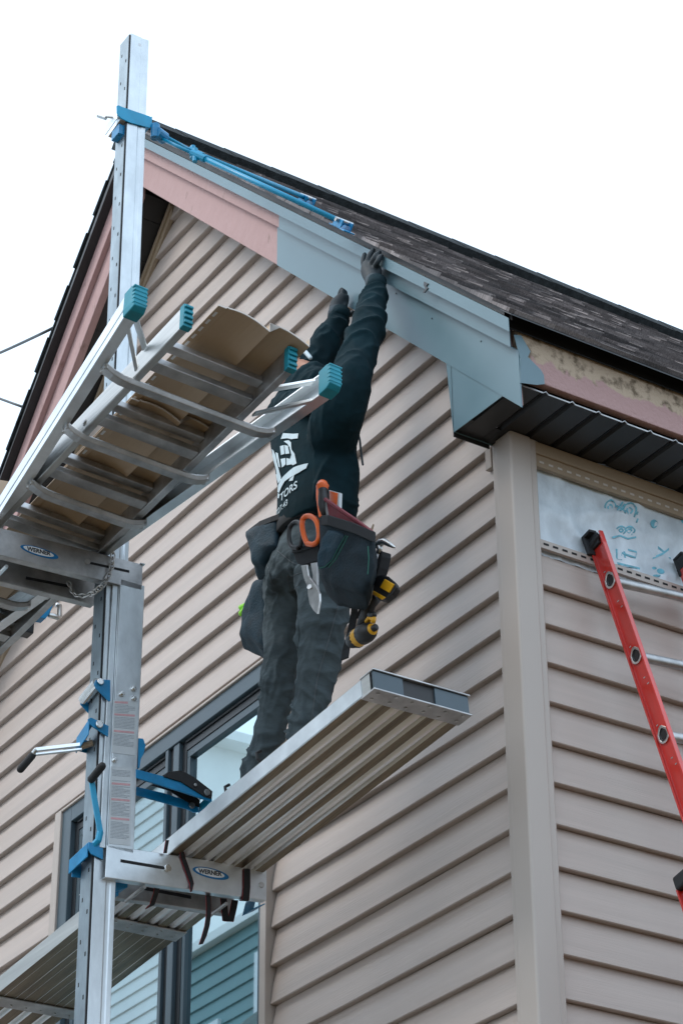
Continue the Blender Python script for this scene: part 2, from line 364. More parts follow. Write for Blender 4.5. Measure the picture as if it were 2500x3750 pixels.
for q in ((1398, 500, 20, 26), (1410, 748, 14, 9), (1410, 800, 22, 8), (1560, 470, 10, 30), (1440, 770, 20, 20)):
    c = [wp(q[0]+q[2]*math.cos(2*math.pi*k/16), q[1]+q[3]*math.sin(2*math.pi*k/16)) for k in range(16)]
    pr.face(c)
islands(pr, 'wrap_print', mat['ink_c'], wrap)
# nail hem on top of the last course, F-channel under the soffit
mb = MB(); mb.box(-.012, .002, .093, YB, .514, .548)
hem = mb.build('nail_hem', mat['post'], H)
sl_ = MB()
for i in range(34): sl_.box(.0025, .0035, .12+i*.042, .143+i*.042, .528, .536)
islands(sl_, 'hem_slot', mat['slot'], hem)
mb = MB(); mb.box(-.015, .012, .09, YB, .905, .955); mb.box(-.015, .004, .09, YB, .855, .905)
fch = mb.build('top_channel', mat['tan_trim'], H, bevel=.002)
sl_ = MB()
for i in range(34): sl_.box(.0045, .0055, .12+i*.042, .140+i*.042, .872, .880)
islands(sl_, 'channel_slot', mat['panel_edge'], fch)
# corner post
mb = MB(); pz = GZ
prof = [(-.102, .03), (-.102, -.010), (-.096, -.016), (-.072, -.016), (-.068, -.022), (.016, -.022), (.022, -.016), (.022, .068), (.016, .072), (.016, .096), (.010, .102), (-.03, .102), (-.03, .03)]
mb.prism([(x, y, pz) for x, y in prof], (0, 0, .956-pz)); mb.obox((-.145, -.014, .87), (.034, 0, 0), (0, .02, 0), (0, 0, .085))
mb.build('corner_post', mat['post'], H, bevel=.003)

# ---- roof
def slab(mb, zf, x0, x1, y0, y1, t):
    mb.prism([(x0, y0, zf(x0)), (x1, y0, zf(x1)), (x1, y0, zf(x1)-t), (x0, y0, zf(x0)-t)], (0, y1-y0, 0))
mb = MB(); slab(mb, lambda x: zr(x)-.010, AP[0], .33, -.225, YB+.2, .03); slab(mb, lambda x: zl(x)-.010, -5.78, AP[0], -.235, YB+.2, .03)
roof = mb.build('roof', mat['black_metal'], H)
# shingle courses of the right slope, each a stepped strip with thicker laminated tabs
rs = MB(); sdir = V(1, 0, -.985).normalized(); nrm = V(.985, 0, 1).normalized(); A0 = V(AP[0], 0, AP[1])
LEN = (V(.365, 0, zr(.365))-A0).length; E = .143
nc = int(LEN/E)+1
for k in range(nc):
    s1 = LEN - k*E; s0 = max(.0, s1-E-.05)
    def pt(s, y, h): return A0 + sdir*s + V(0, y, 0) + nrm*h
    y = -.265 + random.uniform(-.002, .002); y_end = YB
    while y < y_end:
        wd = random.choice((.07, .10, .13, .17, .20)); y2 = min(y+wd, y_end)
        t = random.choice((.0, .0, .006)) + random.uniform(0, .002); cut = random.uniform(-.002, .002)
        top0, top1 = .004+t*.4, .011+t
        a, b, c, d = pt(s0, y, top0), pt(s0, y2, top0), pt(s1+cut, y2, top1), pt(s1+cut, y, top1)
        rs.face([a, b, c, d], [(y, s0), (y2, s0), (y2, s1), (y, s1)])
        e, f = pt(s1+cut, y2, -.004), pt(s1+cut, y, -.004)
        rs.face([d, c, e, f], [(y, s1), (y2, s1), (y2, s1+.004), (y, s1+.004)])
        rs.face([a, d, f, pt(s0, y, -.004)], [(y, s0), (y, s1), (y, s1), (y, s0)])
        y = y2
rs.build('shingles', mat['roof'], roof)
ls = MB(); sl2 = V(-1, 0, -1.121).normalized(); nl = V(-1.121, 0, 1).normalized()
LL = (V(-5.8, 0, zl(-5.8))-A0).length
for k in range(int(LL/E)+1):
    s1 = LL-k*E; s0 = max(0, s1-E-.05); yo = -.268 + random.uniform(-.006, .008)
    P = lambda s, y, h: A0 + sl2*s + V(0, y, 0) + nl*h
    ls.rings([[P(s0, yo, -.006), P(s0, yo, .004), P(s0, YB, .004), P(s0, YB, -.006)], [P(s1, yo, -.006), P(s1, yo, .013), P(s1, YB, .013), P(s1, YB, -.006)]])
ls.build('rear_shingles', mat['ridge'], roof)
# ridge vent with its cap shingles
rv = MB(); y = -.28; i = 0
while y < YB:
    y2 = y+.29; h0 = .062; h1 = .066
    w_ = .15
    def ring(yy, h): return [A0+sl2*w_+V(0, yy, 0)+nl*(h-.01), A0+V(0, yy, h+.028), A0+sdir*w_+V(0, yy, 0)+nrm*(h-.012), A0+sdir*w_+V(0, yy, 0)+nrm*.0, A0+V(0, yy, 0), A0+sl2*w_+V(0, yy, 0)+nl*0]
    rv.rings([ring(y, h1), ring(y2, h0)]); y = y2; i += 1
rv.build('ridge_vent', mat['ridge'], roof)

# ---- rake boards, drip edges, soffits.  A board between two lines z = a + m x
def board(mb, x0, x1, lo, hi, y0, y1):
    mb.prism([(x0, y0, lo(x0)), (x1, y0, lo(x1)), (x1, y0, hi(x1)), (x0, y0, hi(x0))], (0, y1-y0, 0))
lin = lambda z0, m: (lambda x: z0 + m*x)
r_bot, r_step, r_dlo, r_dhi = lin(1.147, -1.0), lin(1.383, -.981), lin(1.452, -.984), lin(1.510, -.982)
l_bot, l_step, l_dlo, l_dhi = lin(6.675, 1.066), lin(6.86, 1.068), lin(7.06, 1.086), lin(7.16, 1.107)
AX = AP[0]
mb = MB(); board(mb, AX, .268, r_bot, r_dlo, -.185, -.145); mb.build('rake_board', mat['pink'], H, bevel=.003)
mb = MB(); board(mb, AX, .268, r_step, r_dlo, -.215, -.186); mb.build('rake_trim_board', mat['pink'], H, bevel=.003)
mb = MB(); board(mb, -5.74, AX, l_bot, l_dlo, -.185, -.145); mb.build('rake_board', mat['pink'], H, bevel=.003)
mb = MB(); board(mb, -5.74, AX, l_step, l_dlo, -.215, -.186); mb.build('rake_trim_board', mat['pink'], H, bevel=.003)
mb = MB(); board(mb, AX, .345, r_dlo, r_dhi, -.253, -.2505); board(mb, AX, .29, lin(1.505, -.982), r_dhi, -.2505, -.15)
board(mb, AX, .30, lin(1.452, -.984), lin(1.456, -.984), -.2500, -.216)
mb.build('drip_edge', mat['coil'], H)
mb = MB(); board(mb, -5.78, AX, l_dlo, l_dhi, -.262, -.216); mb.build('drip_edge', mat['black_metal'], H)
# blue grey cladding already bent over the lower part of the right rake
mb = MB()
board(mb, -1.345, .313, r_bot, r_step, -.191, -.1855)
a0, a1 = -1.285, .303
mb.prism([(a0, -.219, r_step(a0)-.002), (a1, -.219, r_step(a1)-.002), (a1, -.219, r_dlo(a1)-.002), (a0, -.219, r_dlo(a0)-.002)], (0, .0035, 0))
board(mb, a0, a1, lin(1.380, -.981), lin(1.3825, -.981), -.2155, -.1912)
clad = mb.build('rake_cladding', mat['coil'], H)
mb = MB(); mb.prism([(-.098, -.188, .952), (.313, -.188, .938), (.320, -.188, 1.04), (.20, -.188, 1.0), (-.094, -.188, 1.255), (-.13, -.188, 1.30)], (0, .0028, 0))
mb.prism([(-.098, -.188, .952), (-.098, -.188, 1.25), (-.095, -.188, 1.25), (-.095, -.188, .952)], (0, .18, 0))
mb.build('return_cladding', mat['coil'], H)
zE = zoom(1700, 900, 1.96)
mb = MB(); fl = [at(*zE(x, y), x=.3145) for x, y in ((352, 640), (402, 645), (470, 760), (452, 800), (545, 893), (566, 930), (572, 995), (512, 1000), (398, 985), (396, 805))]
mb.prism(fl, (.0022, 0, 0)); mb.build('cladding_flap', mat['coil'], H)
zT = zoom(1250, 700, 1.2544)
mb = MB(); mb.prism([at(*zT(x, y), y=-.257) for x, y in ((378, 415), (397, 424), (388, 436), (396, 445), (380, 466), (372, 466), (384, 446), (376, 432))], (0, .004, 0)); mb.build('torn_edge', mat['frame_d'], H)
mb = MB()
for x, y in ((415, 585), (640, 690), (250, 470)):
    c = at(*zT(x, y), y=-.1915); mb.tube([c, c+V(0, -.002, 0)], .0035, 8)
islands(mb, 'nail_head', mat['frame'], clad)
# eaves of the right side: bare fascia, black apron, ribbed dark soffit with its bright lip
mb = MB(); mb.box(.27, .305, -.183, YB, .975, 1.235); mb.build('eave_fascia', mat['board'], H, bevel=.003)
mb = MB(); mb.box(.308, .3115, -.245, YB, 1.158, 1.232); mb.prism([(.3115, -.245, 1.158), (.318, -.245, 1.152), (.318, -.245, 1.156), (.3115, -.245, 1.163)], (0, YB+.245, 0))
mb.prism([(.3125, -.262, 1.222), (.372, -.262, 1.166), (.372, -.262, 1.172), (.3125, -.262, 1.228)], (0, YB+.26, 0))
mb.build('eave_apron', mat['black_metal'], H)
mb = MB(); y = -.1865; pitch = .1185
while y < YB:
    x0 = -.098 if y < -.03 else .012
    y2 = y + pitch
    P = [(y, 0), (y+.010, .012), (y+.016, .012), (y+.024, .0), (y2-.003, 0.0005)]
    q = [(yy, .957+h) for yy, h in P]
    mb.rings([[V(x0, yy, zz) for yy, zz in q], [V(.284, yy, zz-.012*0) for yy, zz in q]], caps=False, closed=False)
    mb.box(x0, .284, y2-.004, y2-.0035, .957, .969)
    y = y2
mb.box(-.098, .0, -.187, -.03, .958, .962)
mb.box(-.0995, -.0955, -.187, -.028, .935, .955)
sf = mb.build('soffit', mat['soffit'], H)
mb = MB(); y = -.186
while y < YB:
    mb.obox((.2845, y+.020, .949), (.003, 0, 0), (0, pitch-.022, 0), (0, 0, .0045))
    mb.obox((.2845, y-.002, .949), (.004, 0, 0), (0, .012, .009), (0, 0, .0035)); mb.obox((.2845, y+.010, .958), (.004, 0, 0), (0, .010, -.008), (0, 0, .0035)); y += pitch
mb.build('soffit_lip', mat['alu_d'], sf)
# sloping soffits under both rakes
mb = MB(); board(mb, AX, -.12, lin(1.165, -1.0), lin(1.175, -1.0), -.15, .05)
board(mb, -5.7, AX, lin(6.70, 1.066), lin(6.72, 1.066), -.146, .05)
x = -5.6
while x < AX-.06:
    board(mb, x, x+.012, lin(6.694, 1.066), lin(6.699, 1.066), -.146, .04); x += .14
mb.build('rake_soffit', mat['soffit'], H)
# J-channels where the siding meets the soffits
mb = MB()
board(mb, -5.35, AX+.02, lin(6.645, 1.066), lin(6.685, 1.066), -.014, .02); board(mb, -5.35, AX+.02, lin(6.60, 1.066), lin(6.644, 1.066), -.002, .02)
mb.build('rake_channel', mat['tan_trim'], H, bevel=.002)

# ---- window
wz1, wz0 = .785, -2.2
wn = MB(); x0, x1 = WIN[0]+.005, WIN[1]-.005
for a, b, c, d in ((x0, x0+.062, wz0, wz1), (x1-.045, x1, wz0, wz1)): wn.box(a, b, -.022, .05, c, d)
wn.box(x0+.062, x1-.045, -.022, .05, wz1-.012, wz1); wn.box(x0+.062, x1-.045, -.022, .05, wz0, wz0+.04)
window = wn.build('window', mat['post'], H, bevel=.003)
fx0, fx1, fz = x0+.062, x1-.045, wz1-.012
fr = MB(); fr.box(fx0, fx0+.09, -.012, .06, wz0, fz); fr.box(fx1-.03, fx1, -.012, .06, wz0, fz)
fr.box(fx0+.09, fx1-.03, -.012, .06, fz-.078, fz); fr.box(-2.475, -2.425, -.006, .05, wz0, fz-.078); fr.box(-2.54, -2.515, -.010, .05, wz0, fz-.078)
fr.build('frame', mat['frame'], window, bevel=.003)
sa = MB(); gz = fz-.078
for a, b in ((fx0+.09, -2.54), (-2.425, fx1-.03)):
    sa.box(a, a+.035, .012, .05, wz0, gz); sa.box(b-.03, b, .012, .05, wz0, gz); sa.box(a+.035, b-.03, .012, .05, gz-.05, gz); sa.box(a+.035, b-.03, .004, .011, gz-.016, gz-.004)
sa.box(-2.515, -2.475, .004, .05, wz0, gz)
sa.build('sash', mat['frame_d'], window, bevel=.002)
s2 = MB()
for a, b in ((fx0+.125, -2.57), (-2.395, fx1-.06)):
    s2.box(a, b, .016, .05, gz-.085, gz-.05); s2.box(a, a+.03, .016, .05, wz0, gz-.085)
s2.build('inner_sash', mat['frame'], window, bevel=.002)
for a, b in ((fx0+.155, -2.57), (-2.365, fx1-.06)):
    gl = MB(); gl.face([(a, .034, wz0), (b, .034, wz0), (b, .034, gz-.085), (a, .034, gz-.085)]); gl.build('pane', mat['glass'], window)
bl = MB()
for a, b in ((fx0+.12, -2.5), (-2.4, fx1)):
    bl.box(a, b, .5, .52, wz0, gz)
bl.build('room_back', mat['frame_d'], window)
# ================================================================ PUMP JACK POLE
XB = -1.208                                   # front face of the jack
def py(z): return -.945 - .0061*z             # the pole leans a little
PT = 3.34
pole = thing('scaffold_pole', (-1.28, py(GZ), GZ), 'tall square aluminium scaffold pole rising past the gable peak', 'scaffold pole')
def polequad(x, z, ya, yb): return V(x, py(z)+ya, z), V(x, py(z)+yb, z)
mb = MB(); zt = PT
mb.rings([[V(-1.325, py(z)-.044, z), V(-1.238, py(z)-.044, z), V(-1.238, py(z)-.040, z), V(-1.232, py(z)-.040, z), V(-1.232, py(z)+.010, z), V(-1.2345, py(z)+.013, z), V(-1.2345, py(z)+.026, z), V(-1.232, py(z)+.029, z), V(-1.232, py(z)+.048, z), V(-1.325, py(z)+.048, z)] for z in (GZ, zt)], caps=False)
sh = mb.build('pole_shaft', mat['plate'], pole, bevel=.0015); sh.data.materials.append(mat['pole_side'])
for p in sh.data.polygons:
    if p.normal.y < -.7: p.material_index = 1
mb = MB(); mb.rings([[V(-1.2385, py(z)-.0465, z), V(-1.2325, py(z)-.0465, z), V(-1.2325, py(z)-.0405, z), V(-1.2385, py(z)-.0405, z)] for z in (GZ, zt-.01)])
mb.build('corner_groove', mat['slot'], pole)
mb = MB(); k = 0
z = GZ+.1
z = -1.6
while z < PT-.05:
    yy = py(z)-.0446
    for (xx, dz) in ((-1.262, 0), (-1.302, .055)):
        mb.obox((xx-.004, yy, z+dz-.008), (.008, 0, 0), (0, .001, 0), (0, 0, .016))
    z += .155
islands(mb, 'bolt_hole', mat['slot'], pole)
mb = MB(); mb.prism([(-1.2316, py(3.29)+.005+.0085*math.cos(a*math.pi/8), 3.295+.0085*math.sin(a*math.pi/8)) for a in range(16)], (-.0005, 0, 0)); mb.build('top_hole', mat['logo_w'], pole)

# ================================================================ PUMP JACK with its platform bracket and upper bench bracket
z3 = zoom(250, 2400, 2.613); z2 = zoom(0, 1900, 2.613); z4 = zoom(350, 3000, 2.412); z7 = zoom(0, 2750, 1.4255); zD = zoom(0, 2150, 1.568)
jack = thing('pump_jack', (-1.28, -.95, -.5), 'aluminium and blue pump jack clamped on the pole, carrying both platform brackets', 'pump jack')
bz0, bz1 = -.55, .74
mb = MB()
mb.box(XB-.004, XB, py(0)+.002, py(0)+.104, -.44, .645)           # label plate
mb.box(XB-.05, XB-.0045, py(0)-.001, py(0)+.003, -.44, .645); mb.box(XB-.05, XB-.0045, py(0)+.1035, py(0)+.107, -.44, .645)
mb.box(XB-.018, XB-.012, py(0)-.024, py(0)-.0015, -.44, .645)
mb.build('jack_body', mat['plate'], jack, bevel=.002)
def onx(f, x, y, X=XB): return at(*f(x, y), x=X)
# warning stickers: fine grey lines and reddish headings
def sticker(name, q, rows):
    P = [onx(z3, *c, X=XB+.0008) for c in q]; s = MB(); s.prism(P, (.0006, 0, 0)); st = s.build(name, mat['paper'], jack)
    ink, red = MB(), MB(); tl, tr, br, bl = P
    for r0, r1, kind in rows:
        n = max(1, int((r1-r0)*(tl-bl).length/.0052)) if kind != 'r' else 1
        for i in range(n):
            f = r0+(r1-r0)*(i+.5)/n; a = tl.lerp(bl, f); b = tr.lerp(br, f); L = 1 if random.random() < .7 else random.uniform(.55, .95)
            a2 = a.lerp(b, .06); b2 = a.lerp(b, .06+.86*L); h = .0022 if kind != 'r' else .008
            (red if kind == 'r' else ink).obox(a2+V(.0008, 0, -h/2), b2-a2, (0, 0, h), (.0004, 0, 0))
    for mb_, nm, mm in ((ink, 'small_print', 'ink'), (red, 'headings', 'pinkink')):
        o = mb_.build(nm, mat[mm], st); o['kind'] = 'stuff'
sticker('warning_label', ((432, 430), (662, 440), (640, 960), (418, 930)), ((.02, .05, 'r'), (.07, .24, 'k'), (.25, .29, 'r'), (.31, .53, 'k'), (.56, .61, 'r'), (.63, .86, 'k')))
sticker('warning_label', ((410, 1060), (612, 1075), (596, 1820), (388, 1800)), ((.04, .13, 'k'), (.17, .2, 'k'), (.215, .235, 'r'), (.25, .40, 'k'), (.42, .44, 'r'), (.46, .64, 'k'), (.66, .69, 'r'), (.71, .93, 'k')))
for x, y in ((622, 320), (510, 370), (626, 415), (440, 1005)):
    c = onx(z3, x, y); mb = MB(); mb.cyl(c, c+V(.006, 0, 0), .0115, 12); mb.cyl(c+V(.006, 0, 0), c+V(.013, 0, 0), .0075, 6); mb.build('bolt', mat['zinc'], jack, bevel=.001)
# brackets: two C rails each
def rail(mb, x, ya, yb, za, zb, h, out):
    """C channel along y, web at x facing +x, flanges running to -x (out<0) ; za/zb bottom heights at ya/yb"""
    t, w = .003, .034
    for (x0, x1, d0, d1) in ((x-t, x, 0, h), (x-w, x-t, 0, t), (x-w, x-t, h-t, h)):
        mb.rings([[V(x0, ya, za+d0), V(x1, ya, za+d0), V(x1, ya, za+d1), V(x0, ya, za+d1)], [V(x0, yb, zb+d0), V(x1, yb, zb+d0), V(x1, yb, zb+d1), V(x0, yb, zb+d1)]])
def oval(x, c, ay, az, th, m, name, par):
    s = MB(); s.prism([(x, c[1]+ay*math.cos(k*math.pi/20), c[2]+az*math.sin(k*math.pi/20)) for k in range(40)], (th, 0, 0)); return s.build(name, m, par)
def slot_mark(x, p, q, h, par, name='slot'):
    s = MB(); s.prism([(x, p[1], p[2]-h/2), (x, q[1], q[2]-h/2), (x, q[1], q[2]+h/2), (x, p[1], p[2]+h/2)], (.0008, 0, 0)); return s.build(name, mat['slot'], par)
def logo(x, c, tilt, par, ry=.075, rz=.0195):
    b = oval(x, c, ry, rz, .0008, mat['logo_b'], 'maker_badge', par); yd = V(0, 1, tilt)
    oval(x+.001, (0, c[1]-.004, c[2]+.001), ry*.80, rz*.74, .0006, mat['logo_w'], 'badge_field', b)
    text('badge_lettering', 'WERNER', .0235, V(x+.0022, c[1]-.004, c[2]+.001), yd, (0, -tilt, 1), mat['logo_k'], b, bold=.0006)
# lower (platform) bracket
mb = MB(); rail(mb, XB, -.948, -.290, -.553, -.500, .121, -1); fr_ = mb.build('bracket_rail', mat['alu'], jack, bevel=.0015)
mb = MB(); rail(mb, -1.373, -.948, -.330, -.553, -.510, .121, -1); rr_ = mb.build('bracket_rail', mat['alu_d'], jack, bevel=.0015)
slot_mark(XB+.0006, onx(z4, 222, 367), onx(z4, 610, 432), .011, fr_)
c = onx(z4, 632, 438); mb = MB(); mb.cyl(c, c+V(.010, 0, 0), .014, 14); mb.build('bolt', mat['zinc'], fr_, bevel=.002)
c = onx(z4, 1462, 582); mb = MB(); mb.cyl(c, c+V(.006, 0, 0), .011, 12); mb.build('bolt', mat['steel'], fr_, bevel=.001)
logo(XB+.0006, onx(z4, 1018, 478), .085, fr_)
p_, q_ = at(*z4(430, 610), x=-1.372), at(*z4(845, 690), x=-1.372); slot_mark(-1.3722, p_, q_, .013, rr_)
mb = MB()
for (x, y) in ((430, 590), (1150, 740)):
    a = at(*z4(x, y), x=-1.23); mb.tube([a+V(.005, 0, -.004), a+V(-.135, 0, -.012)], .007, 8)
islands(mb, 'rail_spacer', mat['alu_d'], jack)
mb = MB()
for (x, y, zz) in ((230, 620, 0), ): 
    a = at(*z4(x, y), x=-1.30); mb.obox(a+V(-.03, -.045, -.03), (.06, 0, 0), (0, .055, .03), (0, 0, .035)); mb.obox(a+V(-.02, -.05, -.035), (.04, 0, 0), (0, .03, 0), (0, 0, .05))
mb.build('brace_clamp', mat['blue'], jack, bevel=.002)
mb = MB(); a = at(*z4(1340, 800), x=-1.34); mb.obox(a+V(-.02, -.01, -.02), (.08, 0, 0), (0, .004, .01), (0, .012, .05)); mb.obox(a+V(-.02, -.01, -.02), (.08, 0, 0), (0, .05, .03), (0, 0, .004))
mb.build('end_stop', mat['blue'], jack, bevel=.001)
# upper (bench) bracket
mb = MB(); rail(mb, XB, -1.80, -.852, .583, .622, .112, -1); fu_ = mb.build('bracket_rail', mat['alu_d'], jack, bevel=.0015)
mb = MB(); rail(mb, -1.373, -1.80, -.965, .572, .604, .108, -1); ru_ = mb.build('bracket_rail', mat['alu_d'], jack, bevel=.0015)
slot_mark(XB+.0006, onx(z2, 830, 415), onx(z2, 1238, 505), .010, fu_)
c = onx(z2, 835, 415); mb = MB(); mb.cyl(c, c+V(.008, 0, 0), .011, 12); mb.build('bolt', mat['steel'], fu_, bevel=.001)
logo(XB+.0006, onx(z2, 380, 318), .065, fu_, ry=.078, rz=.0185)
p_, q_ = at(*z2(250, 565), x=-1.372), at(*z2(660, 645), x=-1.372); slot_mark(-1.3722, p_, q_, .012, ru_)
mb = MB(); a = at(*z2(70, 430), x=-1.21); mb.tube([a+V(0, 0, -.01), a+V(-.16, 0, -.02)], .007, 8); mb.build('rail_spacer', mat['alu'], jack)
mb = MB(); a = at(*z2(1375, 430), x=XB); mb.obox(V(XB-.033, -.866, .731), (.040, 0, 0), (0, .020, .001), (0, 0, .004)); mb.build('rail_end', mat['alu'], jack)
# jaw with roller (top), jaw with crank, lower jaw with blue crank: all wrap the outer side of the pole
def plate(name, pts, f, x, th, m, par=None):
    s = MB(); s.prism([at(*f(*p), x=x) for p in pts], (th, 0, 0)); return s.build(name, m, par or jack, bevel=.0015)
plate('roller_jaw', ((330, 235), (400, 240), (400, 440), (385, 445), (262, 320), (245, 285), (258, 245), (290, 228)), z3, -1.222, .005, mat['blue'])
plate('roller_jaw', ((112, 410), (135, 400), (230, 420), (215, 572), (195, 560), (115, 475)), z3, -1.338, .005, mat['blue'])
a, b = at(*z3(285, 262), x=-1.224), at(*z3(150, 430), x=-1.335)
mb = MB(); mb.cyl(a, b, .021, 18); mb.build('roller', mat['zinc'], jack, smooth=False)
c = at(*z3(305, 255), x=-1.216); mb = MB(); mb.cyl(c, c+V(.008, 0, 0), .013, 12); mb.build('bolt', mat['zinc'], jack, bevel=.002)
plate('crank_jaw', ((215, 598), (385, 680), (378, 785), (235, 690), (200, 660), (183, 615)), z3, -1.222, .005, mat['blue'])
mb = MB(); a = at(*z3(205, 600), x=-1.22); b = at(*z3(85, 780), x=-1.33); d = V(0, 0, -.062)
mb.obox(a, b-a, (0, .022, -.008), (0, 0, -.006)); mb.obox(a+V(0, -.002, -.004), b-a, (0, .004, 0), d)
mb.obox(b+V(0, 0, -.006), (.006, 0, 0), (0, .10, .0), (0, 0, -.05))
mb.build('crank_jaw_back', mat['blue'], jack, bevel=.0015)
c = at(*z3(293, 665), x=-1.216); mb = MB(); mb.cyl(c, c+V(.010, 0, 0), .015, 14); mb.build('bolt', mat['zinc'], jack, bevel=.003)
c0 = at(*zD(470, 915), x=-1.30); c1 = at(*zD(205, 945), x=-1.42); c2 = c1 + (at(*zD(120, 1045), x=-1.47)-c1)
mb = MB(); mb.tube([c0+V(.03, .03, .01), c0], .012, 10); mb.build('crank_socket', mat['tan_trim'], jack)
mb = MB(); mb.obox(c0+V(0, 0, -.003), c1-c0, (.012, -.006, 0), (0, 0, .014)); mb.obox(c0+V(-.004, .004, -.016), c1-c0, (.012, -.006, 0), (0, 0, .008)); mb.tube([c1+V(.01, 0, .006), c1+(c2-c1)*.3], .010, 8)
cr = mb.build('crank_handle', mat['alu'], jack, bevel=.001)
mb = MB(); mb.tube([c1+(c2-c1)*.22, c2], .0145, 12, round_=True); mb.build('grip', mat['rubber'], cr, smooth=True)
# lower crank
g0, g1 = at(*z3(325, 1060), x=-1.12), at(*z3(225, 1185), x=-1.20); e2 = at(*z3(235, 1830), x=-1.235)
mb = MB(); w_ = V(.004, .020, 0); mb.ribbon([at(*z3(225, 1190), x=-1.21), at(*z3(245, 1330), x=-1.21), at(*z3(292, 1600), x=-1.21), at(*z3(308, 1690), x=-1.21)], V(.004, .020, 0), .012); mb.tube([at(*z3(308, 1690), x=-1.21), at(*z3(290, 1770), x=-1.215), e2], .013, 8)
cr = mb.build('crank_handle', mat['cyan'], jack, bevel=.002)
mb = MB(); mb.tube([g1, g0], .0145, 12, round_=True); mb.build('grip', mat['rubber'], cr, smooth=True)
mb = MB(); a, b = at(*z3(215, 1770), x=-1.235), at(*z3(40, 1935), x=-1.345)
mb.obox(a+V(0, -.012, -.012), b-a, (0, .035, .012), (0, 0, -.010)); mb.obox(a+V(0, -.012, -.02), b-a, (0, .006, 0), (0, 0, -.045)); mb.obox(b+V(.0, 0, -.02), (.006, 0, 0), (0, .10, .01), (0, 0, -.055))
mb.build('lower_jaw', mat['blue'], jack, bevel=.002)
plate('lower_jaw_plate', ((190, 1790), (250, 1800), (330, 1830), (328, 1960), (215, 1905), (185, 1850)), z3, -1.228, .006, mat['blue'])
# foot lever on the wall side
plate('foot_lever', ((640, 1095), (890, 1160), (1075, 1220), (1300, 1355), (1368, 1395), (1370, 1405), (1310, 1390), (1075, 1312), (640, 1178)), z3, -1.214, .008, mat['blue'])
plate('foot_lever', ((640, 1262), (900, 1322), (1195, 1420), (1235, 1450), (1240, 1505), (1195, 1508), (1140, 1480), (640, 1342)), z3, -1.300, .008, mat['blue'])
a, b = at(*z3(1368, 1310), x=-1.212), at(*z3(1245, 1430), x=-1.30)
mb = MB(); mb.obox(a, b-a, (0, .004, 0), at(*z3(1366, 1395), x=-1.212)-a); mb.build('lever_web', mat['cyan'], jack, bevel=.001)
ped = [(905, 1165), (950, 1118), (1075, 1105), (1130, 1130), (1215, 1180), (1375, 1305), (1368, 1375), (1300, 1355), (1075, 1215), (935, 1172)]
mb = MB(); mb.prism([at(*z3(*p), x=-1.205) for p in ped], (.006, 0, 0)); mb.prism([at(*z3(*p), x=-1.2045)+V(-.085, 0, 0) for p in ped], (-.005, 0, 0)); 
tp = [at(*z3(*p), x=-1.205) for p in ped[1:6]]; mb.rings([[p+V(-.085, 0, 0) for p in tp], tp], caps=False, closed=False)
mb.build('foot_pedal', mat['rubber'], jack, bevel=.002)
for x, y, X in ((1322, 1315, -1.199), (1178, 1440, -1.291), (1210, 1243, -1.199)):
    c = at(*z3(x, y), x=X); mb = MB(); mb.cyl(c, c+V(.008, 0, 0), .012 if x != 1210 else .006, 12); mb.build('bolt', mat['steel'], jack, bevel=.001)
plate('side_lug', ((650, 810), (695, 815), (718, 880), (700, 960), (672, 1010), (660, 1095), (645, 1095)), z3, -1.232, .02, mat['blue'])

# ================================================================ pole top bracket and its roof brace
za = zoom(300, 80, 3.92); zb = zoom(500, 420, 1.742)
br = thing('pole_brace', at(300, 270, x=-1.23), 'blue steel brace tying the pole top back to the shingles', 'pole brace')
XP = -1.232
mb = MB(); q = [at(*za(x, y), x=XP+.002) for x, y in ((560, 1225), (680, 1268), (968, 1365), (985, 1385), (985, 1520), (965, 1532), (680, 1455), (560, 1395), (520, 1360), (498, 1310), (495, 1212), (525, 1208))]
mb.prism(q, (.006, 0, 0)); a = at(*za(975, 1380), x=XP); mb.obox(a+V(-.10, .002, -.045), (.108, 0, 0), (0, .006, 0), (0, 0, .05))
mb.build('clamp_band', mat['cyan'], br, bevel=.0015)
mb = MB(); a = at(*za(520, 1600), x=-1.25); mb.obox(a+V(-.06, 0, 0), (.065, 0, 0), (0, .05, 0), (0, 0, .05)); mb.build('clamp_block', mat['blue'], br, bevel=.002)
a, b = at(*za(510, 1250), x=-1.235), at(*za(342, 1490), x=-1.37); dn = V(0, 0, -.052)
mb = MB(); mb.obox(a, b-a, (0, .004, 0), dn); mb.build('clamp_angle', mat['alu'], br, bevel=.001)
mb = MB(); mb.obox(at(*za(570, 1385), x=-1.225), at(*za(380, 1650), x=-1.37)-at(*za(570, 1385), x=-1.225), (0, .028, -.002), (0, 0, .004)); mb.build('clamp_flange', mat['tan_trim'], br, bevel=.001)
a, b = at(*za(440, 1415), x=-1.29), at(*za(235, 1345), x=-1.34)
mb = MB(); mb.cyl(a+V(.03, .02, 0), b, .0065, 10); sc = mb.build('clamp_screw', mat['steel'], br)
mb = MB(); mb.cyl(a.lerp(b, .45), b, .0095, 10); mb.build('screw_sleeve', mat['alu'], sc)
def onroof(px, py_, up=.03):
    d = ray(px, py_); t = (1.545+up*1.4 - CC.z + -.985*CC.x)/(d.z + .985*d.x); return CC + d*t
p0 = at(*zb(120, 110), x=-1.22)
mb = MB(); mb.tube([p0+V(0, 0, .038), p0+V(0, 0, -.035)], .019, 16); mb.cyl(p0+V(.012, .0, -.012), p0+V(-.004, .048, -.012), .027, 14); mb.build('pivot_socket', mat['blue'], br, bevel=.001)
f1, f2 = onroof(*zb(1090, 535)), onroof(*zb(1320, 690))
s0 = at(*zb(150, 150), x=-1.22)
mid1 = s0.lerp(f1, .24); mid2 = s0.lerp(f2, .21)
